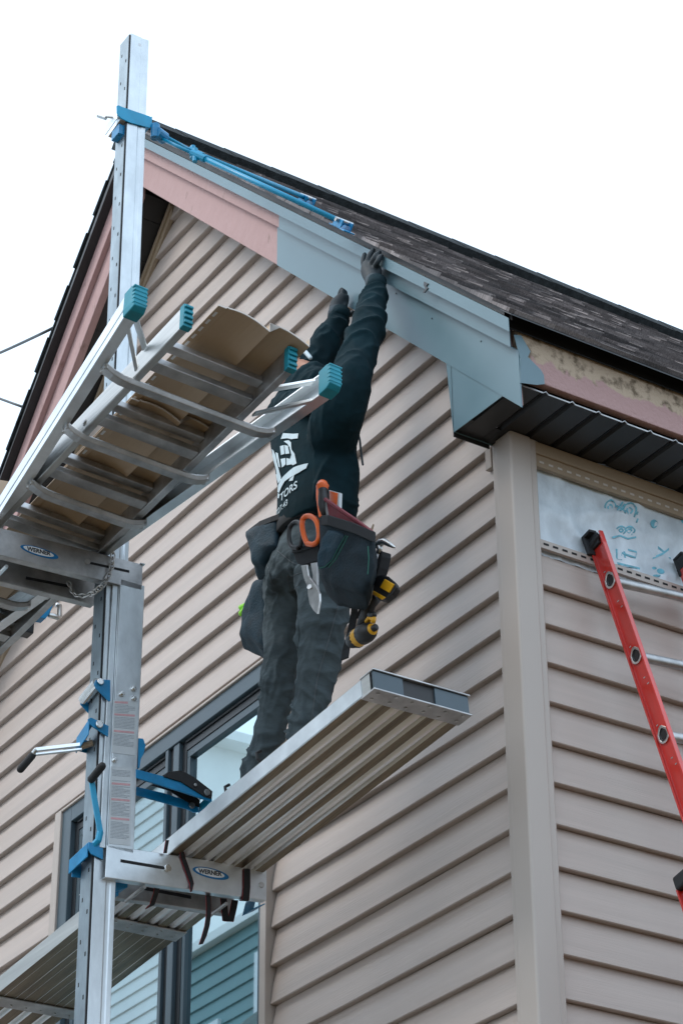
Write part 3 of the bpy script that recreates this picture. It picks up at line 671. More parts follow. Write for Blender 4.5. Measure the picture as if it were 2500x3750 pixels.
mb = MB(); mb.tube([s0, s0.lerp(f2, .22)], .008, 10); mb.tube([s0.lerp(f2, .20), f2], .0115, 10); mb.build('brace_rod', mat['cyan'], br, smooth=True)
mb = MB(); mb.tube([s0+V(.0, .03, .02), s0.lerp(f1, .22)], .008, 10); mb.tube([s0.lerp(f1, .20), f1], .011, 10); mb.build('brace_rod', mat['cyan'], br, smooth=True)
for p in (s0.lerp(f2, .20), s0.lerp(f1, .21)):
    mb = MB(); dr = (f2-s0).normalized(); mb.tube([p-dr*.02, p+dr*.06], .017, 8); mb.cyl(p+V(0, 0, .03), p+V(0, 0, -.04), .012, 8); mb.build('rod_collar', mat['cyan'], br, bevel=.002)
for f in (f1, f2):
    dr = V(.70, .02, -.70); sd = V(0, 1, 0)
    mb = MB(); nn = V(.7, 0, .7); c = f-nn*.028
    mb.obox(c-dr*.07-sd*.026, dr*.15, sd*.052, nn*.006); mb.obox(c-dr*.04-sd*.026, dr*.08, sd*.006, nn*.04); mb.obox(c-dr*.04+sd*.02, dr*.08, sd*.006, nn*.04)
    ft = mb.build('roof_shoe', mat['blue'], br, bevel=.002)
    mb = MB(); mb.cyl(f-sd*.04+nn*.004, f+sd*.04+nn*.004, .010, 10); mb.build('pin', mat['steel'], ft)

# ================================================================ PLANK
PP = V(.0862, -.6698, -.2887); e1_, e2_, e3_ = V(.99593, .01594, .0887), V(-.0178, .99964, .01968), V(-.0884, -.0212, .99586)
PW, PH = .385, .066
plank = thing('scaffold_plank', PP, 'long aluminium plank with ribbed underside under the worker', 'plank')
def PL(s, w, h): return PP + e1_*s + e2_*w + e3_*h
def ps(px, py_): return (on_plane(px, py_, PP, e3_) - PP).dot(e1_)
sm, sf_ = ps(*z4(520, 985)), ps(*zoom(0, 3200, 2.24)(300, 1095))
fw, gw = .034, .05375
def hat(gap0, n, fw, gw, w0, hgt):
    """cross section: flanges with arched gaps"""
    P = []; w = w0
    for i in range(n):
        P += [(w, 0), (w+fw, 0)]
        if i < n-1:
            P += [(w+fw+gw*(.5-.5*math.cos(math.pi*k/10)), .034-.0335*math.sin(math.pi*k/10)) for k in range(0, 11)]     # rounded bars bulging between the flanges
        w += fw+gw
    return P, w-gw
P, wend = hat(0, 5, fw, gw, 0, .034)
poly = P + [(PW, .066), (0, .066)]
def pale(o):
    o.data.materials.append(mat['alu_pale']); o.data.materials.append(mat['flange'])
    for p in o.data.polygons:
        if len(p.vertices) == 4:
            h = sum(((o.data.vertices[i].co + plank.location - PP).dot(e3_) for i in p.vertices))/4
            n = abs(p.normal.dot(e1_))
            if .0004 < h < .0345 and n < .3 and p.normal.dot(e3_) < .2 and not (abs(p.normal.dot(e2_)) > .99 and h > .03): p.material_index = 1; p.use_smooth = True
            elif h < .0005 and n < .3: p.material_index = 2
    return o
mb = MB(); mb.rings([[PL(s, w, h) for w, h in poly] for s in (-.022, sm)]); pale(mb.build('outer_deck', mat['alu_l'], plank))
mb = MB(); mb.rings([[PL(s, w, h) for w, h in ((-.0025, .004), (-.0005, .0025), (-.0005, .0635), (-.0025, .062))] for s in (-.07, sm)]); mb.build('side_rail', mat['alu'], plank)
# sliding inner section, nested between the outer bars
P2, _ = hat(0, 4, .0505, .03725, fw+.0015, .034)
poly2 = [(w, h+.0002) for w, h in P2] + [(P2[-1][0], .058), (P2[0][0], .058)]
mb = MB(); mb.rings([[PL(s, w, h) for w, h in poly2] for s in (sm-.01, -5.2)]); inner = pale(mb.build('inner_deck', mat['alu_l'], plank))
mb = MB(); P3, _ = hat(0, 5, fw, gw, 0, .034)
mb.rings([[PL(s, w, h) for w, h in P3 + [(PW, .066), (0, .066)]] for s in (sm-.002, sf_)])
for i in range(5): pass
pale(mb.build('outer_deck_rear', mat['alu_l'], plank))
mb = MB()
for s in (sm, sf_):
    mb.obox(PL(s-.04, -.004, -.007), e1_*.085, e2_*(PW+.008), e3_*.0065)
mb.obox(PL(-.075, -.003, -.007), e1_*.078, e2_*(PW+.006), e3_*.0065)
mb.obox(PL(-.075, -.003, .066), e1_*.080, e2_*(PW+.006), e3_*.006)
islands(mb, 'end_plate', mat['alu_d'], plank, bevel=.002)
mb = MB()
for s in (-.018, -.055):
    for i in range(6):
        c = PL(s+(.006 if i % 2 else 0), .025+i*.067, -.007); mb.cyl(c, c-e3_*.003, .006, 8)
for s in (sm-.01, sm+.02, sf_-.01):
    for i in range(6):
        c = PL(s, .03+i*.065, -.007); mb.cyl(c, c-e3_*.003, .005, 8)
islands(mb, 'rivet', mat['steel'], plank)
mb = MB(); mb.obox(PL(-.012, .002, .0005), e1_*.010, e2_*.115, e3_*.064); mb.obox(PL(-.012, .245, .0005), e1_*.010, e2_*.136, e3_*.064); islands(mb, 'end_plug', mat['frame'], plank)
mb = MB(); mb.obox(PL(-.020, .117, .0005), e1_*.012, e2_*.128, e3_*.064); mb.build('end_cavity', mat['blackp'], plank)

# ================================================================ MULTI POSITION LADDER on the bench bracket
LO = V(-.2123, -1.2177, .7982); l1, l2, l3 = V(.9985, .0087, .0540), V(-.0064, .9990, -.0436), V(-.0543, .0432, .9976)
LS, LH0, LDH = .3688, .3374, .0498
lad = thing('folded_ladder', LO, 'folded aluminium ladder with teal end caps, laid flat as a work bench', 'ladder')
def LP(a, b, c): return LO + l1*a + l2*b + l3*c
def half(a): return LH0 + LDH*a/LS
A1, A2_ = .275, -3.0
for sgn in (-1, 1):
    mb = MB()      # outer flared rail: C section, web outside, with two ribs
    def rg(a):
        h = half(a); P = [(h+.030, 0), (h-.012, 0), (h-.012, .006), (h+.024, .006), (h+.024, .030), (h+.020, .034), (h+.024, .038), (h+.024, .086), (h-.012, .086), (h-.012, .093), (h+.030, .093), (h+.030, .042), (h+.026, .038), (h+.026, .034), (h+.030, .030)]
        return [LP(a, sgn*b, c) for b, c in P]
    mb.rings([rg(A1), rg(-2.2)]); mb.build('outer_rail', mat['alu'], lad, bevel=.0015)
    mb = MB(); a0 = A1-.01
    for (s0, s1, b0, b1) in ((a0, a0+.066, -.018, .034),):
        h = half(s0)
        sec = [(h+b0, -.004), (h+b1, -.004), (h+b1+.002, .02), (h+b1, .098), (h+b0, .098)]
        end = [(h+b0+.002, .01), (h+b1-.004, .006), (h+b1-.002, .03), (h+b1-.006, .092), (h+b0+.002, .092)]
        mb.rings([[LP(s0, sgn*b, c) for b, c in sec], [LP(s0+.05, sgn*b, c) for b, c in sec], [LP(s1+.004, sgn*b, c) for b, c in end]])
        for k in range(5): mb.obox(LP(s1-.012, sgn*(h+b0), .016+k*.017), l1*.018, l2*sgn*(b1-b0), l3*.009)
    mb.build('end_cap', mat['teal'], lad, bevel=.003)
    mb = MB(); b_ = .205       # inner straight rail, a closed box section
    mb.obox(LP(.315, sgn*.190, 0), l1*-3.2, l2*sgn*.029, l3*.088); inr = mb.build('inner_rail', mat['alu_l'] if sgn < 0 else mat['alu_d'], lad, bevel=.003)
    for a in (.012, -.357, -.726):
        c = LP(a, sgn*.2192, .035); mb = MB(); mb.tube([c, c+l2*sgn*.003], .013, 14); mb.tube([c+l2*sgn*.003, c+l2*sgn*.0045], .008, 14); mb.build('rung_end', mat['steel'], inr)
    mb = MB(); mb.obox(LP(.312, sgn*.186, -.003), l1*.028, l2*sgn*.036, l3*.094)
    for k in range(4): mb.obox(LP(.338, sgn*.188, .008+k*.022), l1*.010, l2*sgn*.032, l3*.011)
    mb.build('end_cap', mat['teal'], lad, bevel=.003)
    mb = MB()     # stay braces between outer and inner rails
    mb.obox(LP(.20, sgn*(half(.2)-.008), .000), LP(.03, sgn*.232, .0)-LP(.20, sgn*(half(.2)-.008), 0), l1*.022, l3*.012)
    mb.obox(LP(.215, sgn*(half(.2)-.008), .072), LP(.06, sgn*.222, .072)-LP(.215, sgn*(half(.2)-.008), .072), l1*.03, l3*.012)
    islands(mb, 'stay_brace', mat['alu'], lad, bevel=.001)
for k in range(-0, 6):
    a = -k*LS; h = half(a); n = 20; R = []
    for i in range(n+1):
        b = -h+.002 + (2*h-.004)*i/n; e = min(i, n-i)/n*2*h      # bent ends: rise to the rail flange
        bend = max(0, 1-e/.09); c = -.026*(1-bend**2) - .002; da = -.012*bend**2
        sec = [(-.024, .0), (-.017, -.016), (.017, -.016), (.024, .0), (.019, .008), (-.019, .008)]
        R.append([LP(a+da*0+x, b, c+y_) for x, y_ in sec])
    mb = MB(); mb.rings(R); rg_ = mb.build('outer_rung', mat['alu_d'], lad, bevel=.002)
    mb = MB()
    for sgn in (-1, 1):
        for x in (-.014, .014):
            c = LP(a+x, sgn*(h-.006), -.004-.012); mb.cyl(c+l3*.012, c-l3*.004, .008, 10)
    islands(mb, 'rivet', mat['steel'], rg_)
    for (a2, c2, d) in ((a+.085, .004, .040), (a+.155, .040, .030)):
        if k > 0 and c2 > .03 : a2, c2 = a+.130, .045
        mb = MB(); mb.rings([[LP(a2-d/2-.006, b, c2), LP(a2+d/2+.006, b, c2), LP(a2+d/2, b, c2+.03), LP(a2-d/2, b, c2+.03)] for b in (-.189, .189)])
        mb.build('inner_rung', mat['alu_d'], lad, bevel=.003)
# ================================================================ loose siding panels lying in the ladder
def panel(name, a0, a1, b0, c0, label, tilt=0):
    t = thing(name, LP(a0, 0, c0), label, 'siding panel', 'loose siding panels on the ladder')
    sec = []; n = 8
    for lap in range(2):
        for i in range(n+1):
            f = i/n; sec.append((b0+.042+lap*.158+.158*f, c0 + .034*math.sin(math.pi*min(1, f*.62+.28)) - .022 - .012*f + lap*.004))
        sec.append((b0+.042+(lap+1)*.158+.001, c0+.012+lap*.004))
    sec = [(b0, c0+.0), (b0+.030, c0+.0), (b0+.034, c0+.006)] + sec
    under = [[LP(a, b, c+tilt*(a-a0)) for b, c in sec] for a in (a0, a1)]
    mb = MB(); mb.rings([[p for p in under[0]] + [p+l3*.0025 for p in under[0][::-1]], [p for p in under[1]] + [p+l3*.0025 for p in under[1][::-1]]])
    mb.build('panel_sheet', mat['panel'], t)
    mb = MB(); P = under[0]; mb.rings([[p+l1*.0008-l3*.001 for p in P]+[p+l1*.0008+l3*.0042 for p in P[::-1]], [p+l1*.004-l3*.001 for p in P]+[p+l1*.004+l3*.0042 for p in P[::-1]]]); mb.build('cut_edge', mat['panel_edge'], t)
    s = MB(); k = a0-.03
    while k > max(a1, -.6): s.obox(LP(k, b0+.008, c0-.0012+tilt*(k-a0)), l1*-.026, l2*.009, l3*.0012); k -= .046
    islands(s, 'nail_slot', mat['logo_w'], t)
panel('siding_panel', .385, -.72, -.118, .094, 'tan siding panel with slotted hem, foremost on the ladder', .0)
panel('siding_panel', -.20, -2.6, -.122, .078, 'tan siding panel lying further back, under the foremost panel', .0)
# ================================================================ WORKER
zh = zoom(800, 850, 1.96); zl_ = zoom(800, 1700, 1.96)
def catmull(P, m):
    out = []
    for i in range(len(P)-1):
        p0, p1, p2, p3 = P[max(i-1, 0)], P[i], P[i+1], P[min(i+2, len(P)-1)]
        for k in range(m):
            t = k/m; out.append(tuple(.5*((2*b)+(-a+c)*t+(2*a-5*b+4*c-d)*t*t+(-a+3*b-3*c+d)*t**3) for a, b, c, d in zip(p0, p1, p2, p3)))
    out.append(tuple(P[-1])); return out
def limb(mb, pts, m=8, n=20, wr=0., seed=0, sq=1.0, rnd=True):
    """pts: (point, radius).  Smooth tapered limb with creases wr"""
    C_ = catmull([(p.x, p.y, p.z, r) for p, r in pts], m); rs = []
    for i, c in enumerate(C_):
        f = noise.noise(V(i*.55, seed*7.3, 0)) * wr; rs.append(c[3]*(1+f))
    mb.tube([V(*c[:3]) for c in C_], rs, n, round_=rnd)
def ridge(p, s=1): return max(0, 1-2.6*abs(noise.noise(p)))**1.6
def cloth(o, voxel, sm, fold=None, after=1):
    """fuse the pieces into one skin, relax it, then push real folds into it"""
    r = o.modifiers.new('remesh', 'REMESH'); r.mode = 'VOXEL'; r.voxel_size = voxel; r.use_smooth_shade = True
    s_ = o.modifiers.new('smooth', 'SMOOTH'); s_.iterations = sm; s_.factor = .5
    dg = bpy.context.evaluated_depsgraph_get(); dg.update()
    me = bpy.data.meshes.new_from_object(o.evaluated_get(dg)); old = o.data; o.modifiers.clear(); o.data = me; bpy.data.meshes.remove(old)
    L = root_of(o).location
    if fold:
        nn = [v.normal.copy() for v in me.vertices]; co = [v.co + L for v in me.vertices]
        for v, n, c in zip(me.vertices, nn, co): v.co += n*fold(c)
    for p in me.polygons: p.use_smooth = True
    if after:
        s_ = o.modifiers.new('smooth', 'SMOOTH'); s_.iterations = after; s_.factor = .5
def g_(x, c, w): return math.exp(-((x-c)/w)**2)
def jeans_fold(c):
    k = .24 + .85*g_(c.z, .19, .09) + 1.0*g_(c.z, -.10, .10) + .6*g_(c.z, .50, .08)      # bunched at the knees, above the boots and under the seat
    t = c.x*5 + c.y*4
    a = ridge(V(t*1.5, c.y*6, c.z*13 + c.x*14)); b = ridge(V(t*2.4+7, c.y*8, c.z*19 - c.x*22 + 3)); e = ridge(V(c.x*15, c.y*13, c.z*4+9)); d = noise.noise(c*7)
    return 1.15*k*(.0125*a + .0085*b) + .004*e*(1-.5*k) + .006*d - .009
def hoodie_fold(c):
    up = max(0, min(1, (c.z-1.15)/.25)); k = .4 + .45*up + .7*g_(c.z, .70, .10)
    a = ridge(V(c.x*6+c.y*5, c.y*7, c.z*7 - c.x*14)); b = ridge(V(c.x*11, c.y*10+5, c.z*12 + c.x*16)); d = noise.noise(c*6+V(3, 1, 8))
    if c.y < -.54 and c.z < 1.2 and c.x < -.40: k *= .05
    return k*(.015*a + .007*b) + .012*d*min(1, k*2) - .006
YB_ = -.50
hipz = at(715, 1300, y=YB_)
worker_loc = V(-.85, -.47, -.31)
# the body itself: one continuous figure under the clothes
J = dict(hipL=at(664, 1310, y=-.48), hipR=at(738, 1315, y=-.50), kneeL=at(646, 1520, y=-.47), kneeR=at(734, 1520, y=-.50),
         pel=at(705, 1270, y=-.49), waist=at(722, 1180, y=-.49), chest=at(716, 1020, y=-.49), neck=at(700, 905, y=-.47),
         shL=at(676, 930, y=-.46), shR=at(784, 905, y=-.52), elL=at(742, 795, y=-.37), elR=at(836, 775, y=-.42), wrL=at(785, 722, y=-.275), wrR=at(861, 655, y=-.295))
head_c = at(672, 852, y=-.44)
J['ankL'] = V(-1.065, -.44, -.235); J['ankR'] = V(-.80, -.47, -.215)
ARM = dict(R=[(at(760, 1010, y=-.53), .095), (at(778, 950, y=-.55), .098), (at(797, 890, y=-.535), .090), (at(815, 838, y=-.49), .078), (at(836, 775, y=-.43), .066), (at(853, 710, y=-.355), .052), (at(862, 668, y=-.30), .040)],
    L=[(at(680, 985, y=-.46), .085), (at(690, 925, y=-.46), .085), (at(712, 865, y=-.42), .076), (at(743, 800, y=-.36), .064), (at(766, 755, y=-.31), .050), (at(778, 732, y=-.285), .040)])
LEG = dict(L=[(at(668, 1325, y=-.47), .098), (at(660, 1390, y=-.465), .088), (at(652, 1450, y=-.46), .078), (at(647, 1514, y=-.46), .070), (at(636, 1600, y=-.45), .064), (at(618, 1680, y=-.445), .061), (at(600, 1750, y=-.44), .059), (at(588, 1788, y=-.44), .057)],
    R=[(at(742, 1322, y=-.50), .108), (at(744, 1390, y=-.505), .097), (at(740, 1450, y=-.505), .088), (at(733, 1514, y=-.50), .079), (at(718, 1600, y=-.49), .068), (at(703, 1675, y=-.48), .064), (at(698, 1706, y=-.478), .062)])
bm_ = MB()
limb(bm_, [(J['pel'], .10), (J['waist'], .095), (J['chest'], .095), (J['neck']+V(0, 0, -.06), .065), (J['neck']+V(0, 0, .03), .055), (head_c+V(0, 0, -.04), .058)])
for s_ in 'LR':
    limb(bm_, [(p, r*.66) for p, r in LEG[s_]]); limb(bm_, [(p, r*.56) for p, r in ARM[s_]])
# head: skull, jaw, nose, ears; it is turned up to the left, towards the work
hd = (V(-.35, .85, .42)).normalized(); hx = hd.cross(V(0, 0, 1)).normalized(); hu = hx.cross(hd)
def HP(a, b, c): return head_c + hx*a + hd*b + hu*c
mbh = bm_
mbh.tube([HP(0, -.035, .03), HP(0, .03, .03)], [.088, .086], 20, round_=True); mbh.tube([HP(0, .035, -.02), HP(0, .055, -.075)], [.066, .042], 16, round_=True)
mbh.tube([HP(0, .10, .01), HP(0, .118, -.02)], [.010, .014], 8, round_=True)
for sg in (-1, 1): mbh.tube([HP(sg*.087, .005, .02), HP(sg*.09, .0, -.022)], [.016, .011], 8, round_=True)
for sg in (-1, 1): mbh.ball(HP(sg*.032, .098, .025), .012)
mbh.tube([HP(-.024, .098, -.052), HP(.024, .098, -.052)], .008, 8, round_=True)
limb(bm_, [(HP(0, 0, 0), .06), (at(707, 848, y=-.48), .030), (at(712, 855, y=-.49), .020)])
body = bm_.bm
bmesh.ops.translate(body, verts=body.verts, vec=-worker_loc)
person = bm_.build('person', mat['skin'], None, smooth=True); person.location = worker_loc
cloth(person, .010, 3)
tag(person, 'worker in dark hoodie and grey jeans on the plank, reaching both gloved hands up', 'person')

# hoodie
mb = MB()
def ring(px, py_, a, b, y=YB_, n=28, tilt=0, sag=0):
    c = at(px, py_, y=y); R = []
    for k in range(n):
        t = 2*math.pi*k/n; cx, sx = math.cos(t), math.sin(t)
        R.append(c + V(a*math.copysign(abs(cx)**.85, cx), b*math.copysign(abs(sx)**.85, sx), tilt*cx*a))
    return R
T = [ring(722, 1222, .186, .125), ring(726, 1190, .193, .130), ring(728, 1150, .186, .128), ring(728, 1100, .187, .124), ring(722, 1050, .194, .123), ring(712, 1000, .196, .124, -.49), ring(708, 955, .200, .122, -.49), ring(712, 915, .180, .115, -.485), ring(716, 885, .13, .095, -.48), ring(712, 862, .07, .06, -.47)]
mb.rings(T)
limb(mb, ARM['R'], wr=.04, seed=3)
limb(mb, ARM['L'], wr=.04, seed=5)
limb(mb, [(at(640, 985, y=-.47), .06), (at(650, 945, y=-.47), .06)], wr=0)
hd_ = MB()
hoodie = mb.build('hoodie', mat['hoodie'], person, smooth=True)
cloth(hoodie, .0065, 5, hoodie_fold)
mb = MB()   # cuffs and the thrown-back hood
mb.tube([at(861, 672, y=-.303), at(866, 645, y=-.282)], [.040, .037], 18); mb.tube([at(777, 735, y=-.288), at(784, 716, y=-.268)], [.040, .037], 18)
islands(mb, 'cuff', mat['hoodie'], hoodie, smooth=True)
mb = MB(); limb(mb, [(at(650, 935, y=-.55), .045), (at(690, 925, y=-.60), .058), (at(735, 915, y=-.60), .058), (at(770, 890, y=-.55), .04)]); o = mb.build('hood', mat['hoodie'], hoodie, smooth=True); cloth(o, .007, 3, hoodie_fold)
mb = MB(); a = at(826, 1030, y=-.44); mb.tube([at(820, 985, y=-.42), at(826, 1010, y=-.42), at(829, 1040, y=-.42), at(833, 1068, y=-.42)], .004, 6); mb.build('drawstring', mat['glove'], hoodie)

# jeans
mb = MB()
P_ = [ring(722, 1225, .170, .115, -.49), ring(712, 1262, .175, .125, -.49), ring(704, 1300, .180, .132, -.49), ring(700, 1340, .172, .118, -.49)]
mb.rings(P_)
limb(mb, LEG['L'], wr=.04, seed=11, m=9)
limb(mb, LEG['R'], wr=.04, seed=17, m=9)
jeans = mb.build('jeans', mat['jeans'], person, smooth=True); cloth(jeans, .0065, 4, jeans_fold)
# side seam drawn along the right leg
# shoes on the plank deck
def deck(x, y):
    s = (V(x, y, 0)-PP).dot(e1_); return PP.z + (x-PP.x)*e1_.z/e1_.x + .068
for x, y, tx in ((-1.075, -.43, -.02), (-.805, -.455, .05)):
    z = deck(x, y)+.004; f = V(tx, 1, 0).normalized()
    b = V(x, y, z) - f*.095; sd = f.cross(V(0, 0, 1))
    R = []
    for t, w_, h in ((0, .030, .13), (.05, .042, .175), (.10, .044, .175), (.15, .042, .11), (.20, .048, .075), (.245, .047, .06), (.275, .034, .045), (.288, .012, .03)):
        c = b + f*t; R.append([c - sd*w_*.9, c + sd*w_*.9, c + sd*w_ + V(0, 0, h*.45), c + sd*w_*.6 + V(0, 0, h), c - sd*w_*.6 + V(0, 0, h), c - sd*w_ + V(0, 0, h*.45)])
    mb = MB(); mb.rings(R); shoe = mb.build('shoe', mat['blackp'], person, smooth=True); sb = shoe.modifiers.new('s', 'SUBSURF'); sb.levels = sb.render_levels = 2
    mb = MB(); mb.rings([[b+f*t-sd*w_+V(0, 0, -.004), b+f*t+sd*w_+V(0, 0, -.004), b+f*t+sd*w_+V(0, 0, .018), b+f*t-sd*w_+V(0, 0, .018)] for t, w_ in ((0, .03), (.05, .042), (.15, .044), (.22, .050), (.27, .04), (.29, .018))]); mb.build('sole', mat['rubber'], shoe, bevel=.004)
    lp = b + V(0, 0, .14); mb = MB(); mb.tube([lp-f*.002+V(0, 0, -.02), lp-f*.022+V(0, 0, -.005), lp-f*.026+V(0, 0, .015), lp-f*.008+V(0, 0, .028)], .006, 8); mb.build('heel_loop', mat['blackp'], shoe)
dg = bpy.context.evaluated_depsgraph_get(); dg.update()
jm = jeans.evaluated_get(dg).to_mesh(); jb = BVHTree.FromPolygons([v.co + worker_loc for v in jm.vertices], [tuple(p.vertices) for p in jm.polygons])
def seam(name, pts, r, m):
    P = catmull([(x, y, 0) for x, y in pts], 8); Q = []
    for x, y, _ in P:
        d = ray(*zl_(x, y)).normalized(); h = jb.ray_cast(CC, d)
        if h[0]: Q.append(h[0] - d*.0008)
    if len(Q) > 2: mb = MB(); mb.tube(Q, r, 5); mb.build(name, m, jeans)
mat['stitch'] = M('seam_thread', (.10, .115, .125), .9, var=.2, vs=60)
seam('side_seam', ((868, 960), (845, 1060), (822, 1150), (790, 1265), (755, 1380), (715, 1520), (695, 1640), (682, 1740), (670, 1830)), .0022, mat['stitch'])
seam('inseam', ((545, 960), (560, 1060), (572, 1150), (575, 1260), (556, 1380), (540, 1500), (530, 1640), (527, 1760)), .002, mat['jeans'])
seam('pocket_stitch', ((500, 790), (498, 830), (520, 905), (560, 880), (590, 840)), .0018, mat['stitch'])
seam('pocket_stitch', ((345, 720), (360, 760), (380, 850), (410, 870)), .0018, mat['stitch'])
seam('yoke_seam', ((420, 620), (470, 660), (520, 700), (560, 720)), .0018, mat['stitch'])
seam('pocket_stitch', ((505, 812), (560, 790), (610, 775)), .0018, mat['stitch'])
# cap with its pale edge
mb = MB(); cr = []
for t, r in ((-.012, .100), (.02, .102), (.055, .094), (.085, .07), (.103, .035), (.107, .005)):
    cr.append([HP(r*.93*math.cos(2*math.pi*k/24), -.01+r*1.1*math.sin(2*math.pi*k/24), .03+t) for k in range(24)])
mb.rings(cr); cap = mb.build('cap', mat['cap'], person, smooth=True)
mb = MB(); mb.rings([[HP(x, y, z) for x, y, z in ((-.075*w_, d, h), (0, d+.012*w_, h+.012), (.075*w_, d, h), (.075*w_, d, h-.006), (0, d+.012*w_, h+.006), (-.075*w_, d, h-.006))] for d, w_, h in ((.07, 1, .03), (.12, .95, .03), (.165, .55, .022))]); mb.build('brim', mat['cap'], cap, smooth=True)
a, b = at(690, 802, y=-.50), at(713, 822, y=-.50)
mb = MB(); mb.tube([a, a.lerp(b, .5)+V(.002, 0, .004), b], [.007, .009, .008], 10, round_=True); mb.build('cap_band', mat['white'], cap, smooth=True)
mb = MB(); mb.rings([[HP(r*.97*math.cos(2*math.pi*k/20), -.03+r*1.02*math.sin(2*math.pi*k/20), z) for k in range(20)] for z, r in ((-.055, .066), (-.03, .084), (.02, .094), (.04, .094))]); mb.build('hair', mat['hair'], person, smooth=True)
# gloves: five fingers each
def hand(name, palm, fingers, thumb, m_back, cuffp):
    mb = MB(); limb(mb, palm, m=5, n=16)
    for f in fingers: limb(mb, f, m=5, n=12)
    limb(mb, thumb, m=5, n=12)
    o = mb.build(name, m_back, person, smooth=True); cloth(o, .0042, 2)
    cf = MB(); cf.tube(cuffp, [.033, .034, .032], 16); cf.build('glove_cuff', mat['glove'], o, smooth=True)
    return o
A = lambda x, y, Y: at(*zh(x, y), y=Y)
Yh = -.268
hand('glove', [(A(1120, 375, -.285), .030), (A(1105, 330, -.275), .034), (A(1090, 285, -.268), .038), (A(1085, 255, -.266), .036)],
     [[(A(1052, 268, Yh), .0125), (A(1040, 230, Yh-.006), .0115), (A(1038, 195, Yh-.006), .0105), (A(1048, 160, Yh+.004), .0095)],
      [(A(1070, 258, Yh-.004), .013), (A(1072, 215, Yh-.014), .0125), (A(1082, 170, Yh-.012), .0115), (A(1108, 130, Yh+.006), .0105)],
      [(A(1098, 250, Yh-.004), .013), (A(1106, 210, Yh-.016), .0125), (A(1124, 175, Yh-.012), .0118), (A(1152, 148, Yh+.006), .0108)],
      [(A(1122, 255, Yh-.002), .0125), (A(1135, 225, Yh-.012), .012), (A(1150, 195, Yh-.008), .011), (A(1168, 172, Yh+.004), .010)]],
     [(A(1130, 330, Yh), .016), (A(1150, 300, Yh+.008), .013), (A(1150, 268, Yh+.012), .0115), (A(1142, 245, Yh+.014), .010)], mat['glove_d'],
     [A(1135, 410, -.296), A(1115, 375, -.286), A(1108, 345, -.28)])
Yl = -.228
hand('glove', [(A(845, 600, -.258), .030), (A(850, 560, -.245), .034), (A(866, 520, -.235), .036), (A(880, 495, -.23), .032)],
     [[(A(865, 500, Yl), .0115), (A(868, 460, Yl), .011), (A(875, 430, Yl), .0105), (A(884, 412, Yl), .0095)],
      [(A(885, 500, Yl), .0115), (A(890, 460, Yl), .011), (A(893, 430, Yl), .0105), (A(895, 420, Yl), .0095)],
      [(A(898, 510, Yl), .0115), (A(905, 470, Yl+.01), .011), (A(908, 445, Yl+.01), .0105), (A(910, 432, Yl+.01), .0095)],
      [(A(905, 530, Yl), .011), (A(915, 500, Yl+.012), .0105), (A(920, 475, Yl+.014), .010), (A(922, 462, Yl+.014), .009)]],
     [(A(890, 575, Yl-.01), .017), (A(925, 590, Yl), .014), (A(950, 588, Yl), .012), (A(962, 576, Yl), .010)], mat['glove_d'],
     [A(838, 625, -.27), A(843, 590, -.256), A(848, 565, -.248)])
# printing on the back of the hoodie, laid onto the cloth
dg = bpy.context.evaluated_depsgraph_get(); dg.update()
_e = hoodie.evaluated_get(dg); _m = _e.to_mesh()
bvh = BVHTree.FromPolygons([v.co + worker_loc for v in _m.vertices], [tuple(p.vertices) for p in _m.polygons])
def drape(o, lift=.0045):
    me = o.data; bm = bmesh.new(); bm.from_mesh(me)
    bmesh.ops.triangulate(bm, faces=bm.faces)
    for _ in range(4):
        es = [e for e in bm.edges if e.calc_length() > .010]
        if es: bmesh.ops.subdivide_edges(bm, edges=es, cuts=1); bmesh.ops.triangulate(bm, faces=bm.faces)
    for v in bm.verts:
        w = v.co + worker_loc; h = bvh.ray_cast(V(w.x, -1.5, w.z), V(0, 1, 0))
        y = (h[0].y - lift) if h[0] else w.y+.05
        v.co.y = y - worker_loc.y
    bm.to_mesh(me); bm.free()
YP = -.62
marks = [((560, 1440), (530, 1445), (455, 1440), (440, 1482), (490, 1478), (520, 1485), (560, 1478)),
 ((465, 1500), (500, 1492), (520, 1510), (525, 1560), (545, 1590), (560, 1660), (535, 1675), (510, 1650), (525, 1600), (512, 1545), (495, 1520)),
 ((437, 1535), (468, 1528), (475, 1592), (448, 1600)), ((474, 1528), (500, 1535), (512, 1590), (482, 1594)),
 ((445, 1628), (482, 1622), (485, 1668), (455, 1690)), ((490, 1622), (520, 1630), (525, 1668), (492, 1675)),
 ((348, 1545), (372, 1560), (395, 1600), (408, 1650), (425, 1700), (445, 1760), (425, 1790), (400, 1760), (395, 1700), (372, 1650), (352, 1600)),
 ((395, 1575), (420, 1585), (432, 1640), (440, 1690), (425, 1680), (410, 1630)),
 ((385, 1730), (430, 1735), (448, 1775), (415, 1800), (395, 1770)),
 ((620, 1652), (612, 1690), (570, 1730), (480, 1790), (430, 1870), (408, 1860), (412, 1815), (460, 1760), (540, 1690)),
 ((520, 1770), (548, 1745), (540, 1785), (512, 1790)), ((415, 1870), (440, 1880), (432, 1910), (414, 1905))]
prt = None
for q in marks:
    P = [at(*zh(*p), y=YP) for p in q]
    mb = MB(); mb.face(P); o = mb.build('back_print', mat['white'], hoodie); drape(o)
c = at(*zh(508, 1864), y=YP); t_ = text('back_lettering', 'TORS', .047, c, (1, 0, 0), (0, 0, 1), mat['white'], hoodie, ext=0, bold=.0008); drape(t_)
c = at(*zh(455, 1985), y=YP); t_ = text('back_lettering', '.727.43', .036, c, (1, 0, 0), (0, 0, 1), mat['white'], hoodie, ext=0, bold=.0004); drape(t_)
_e.to_mesh_clear()

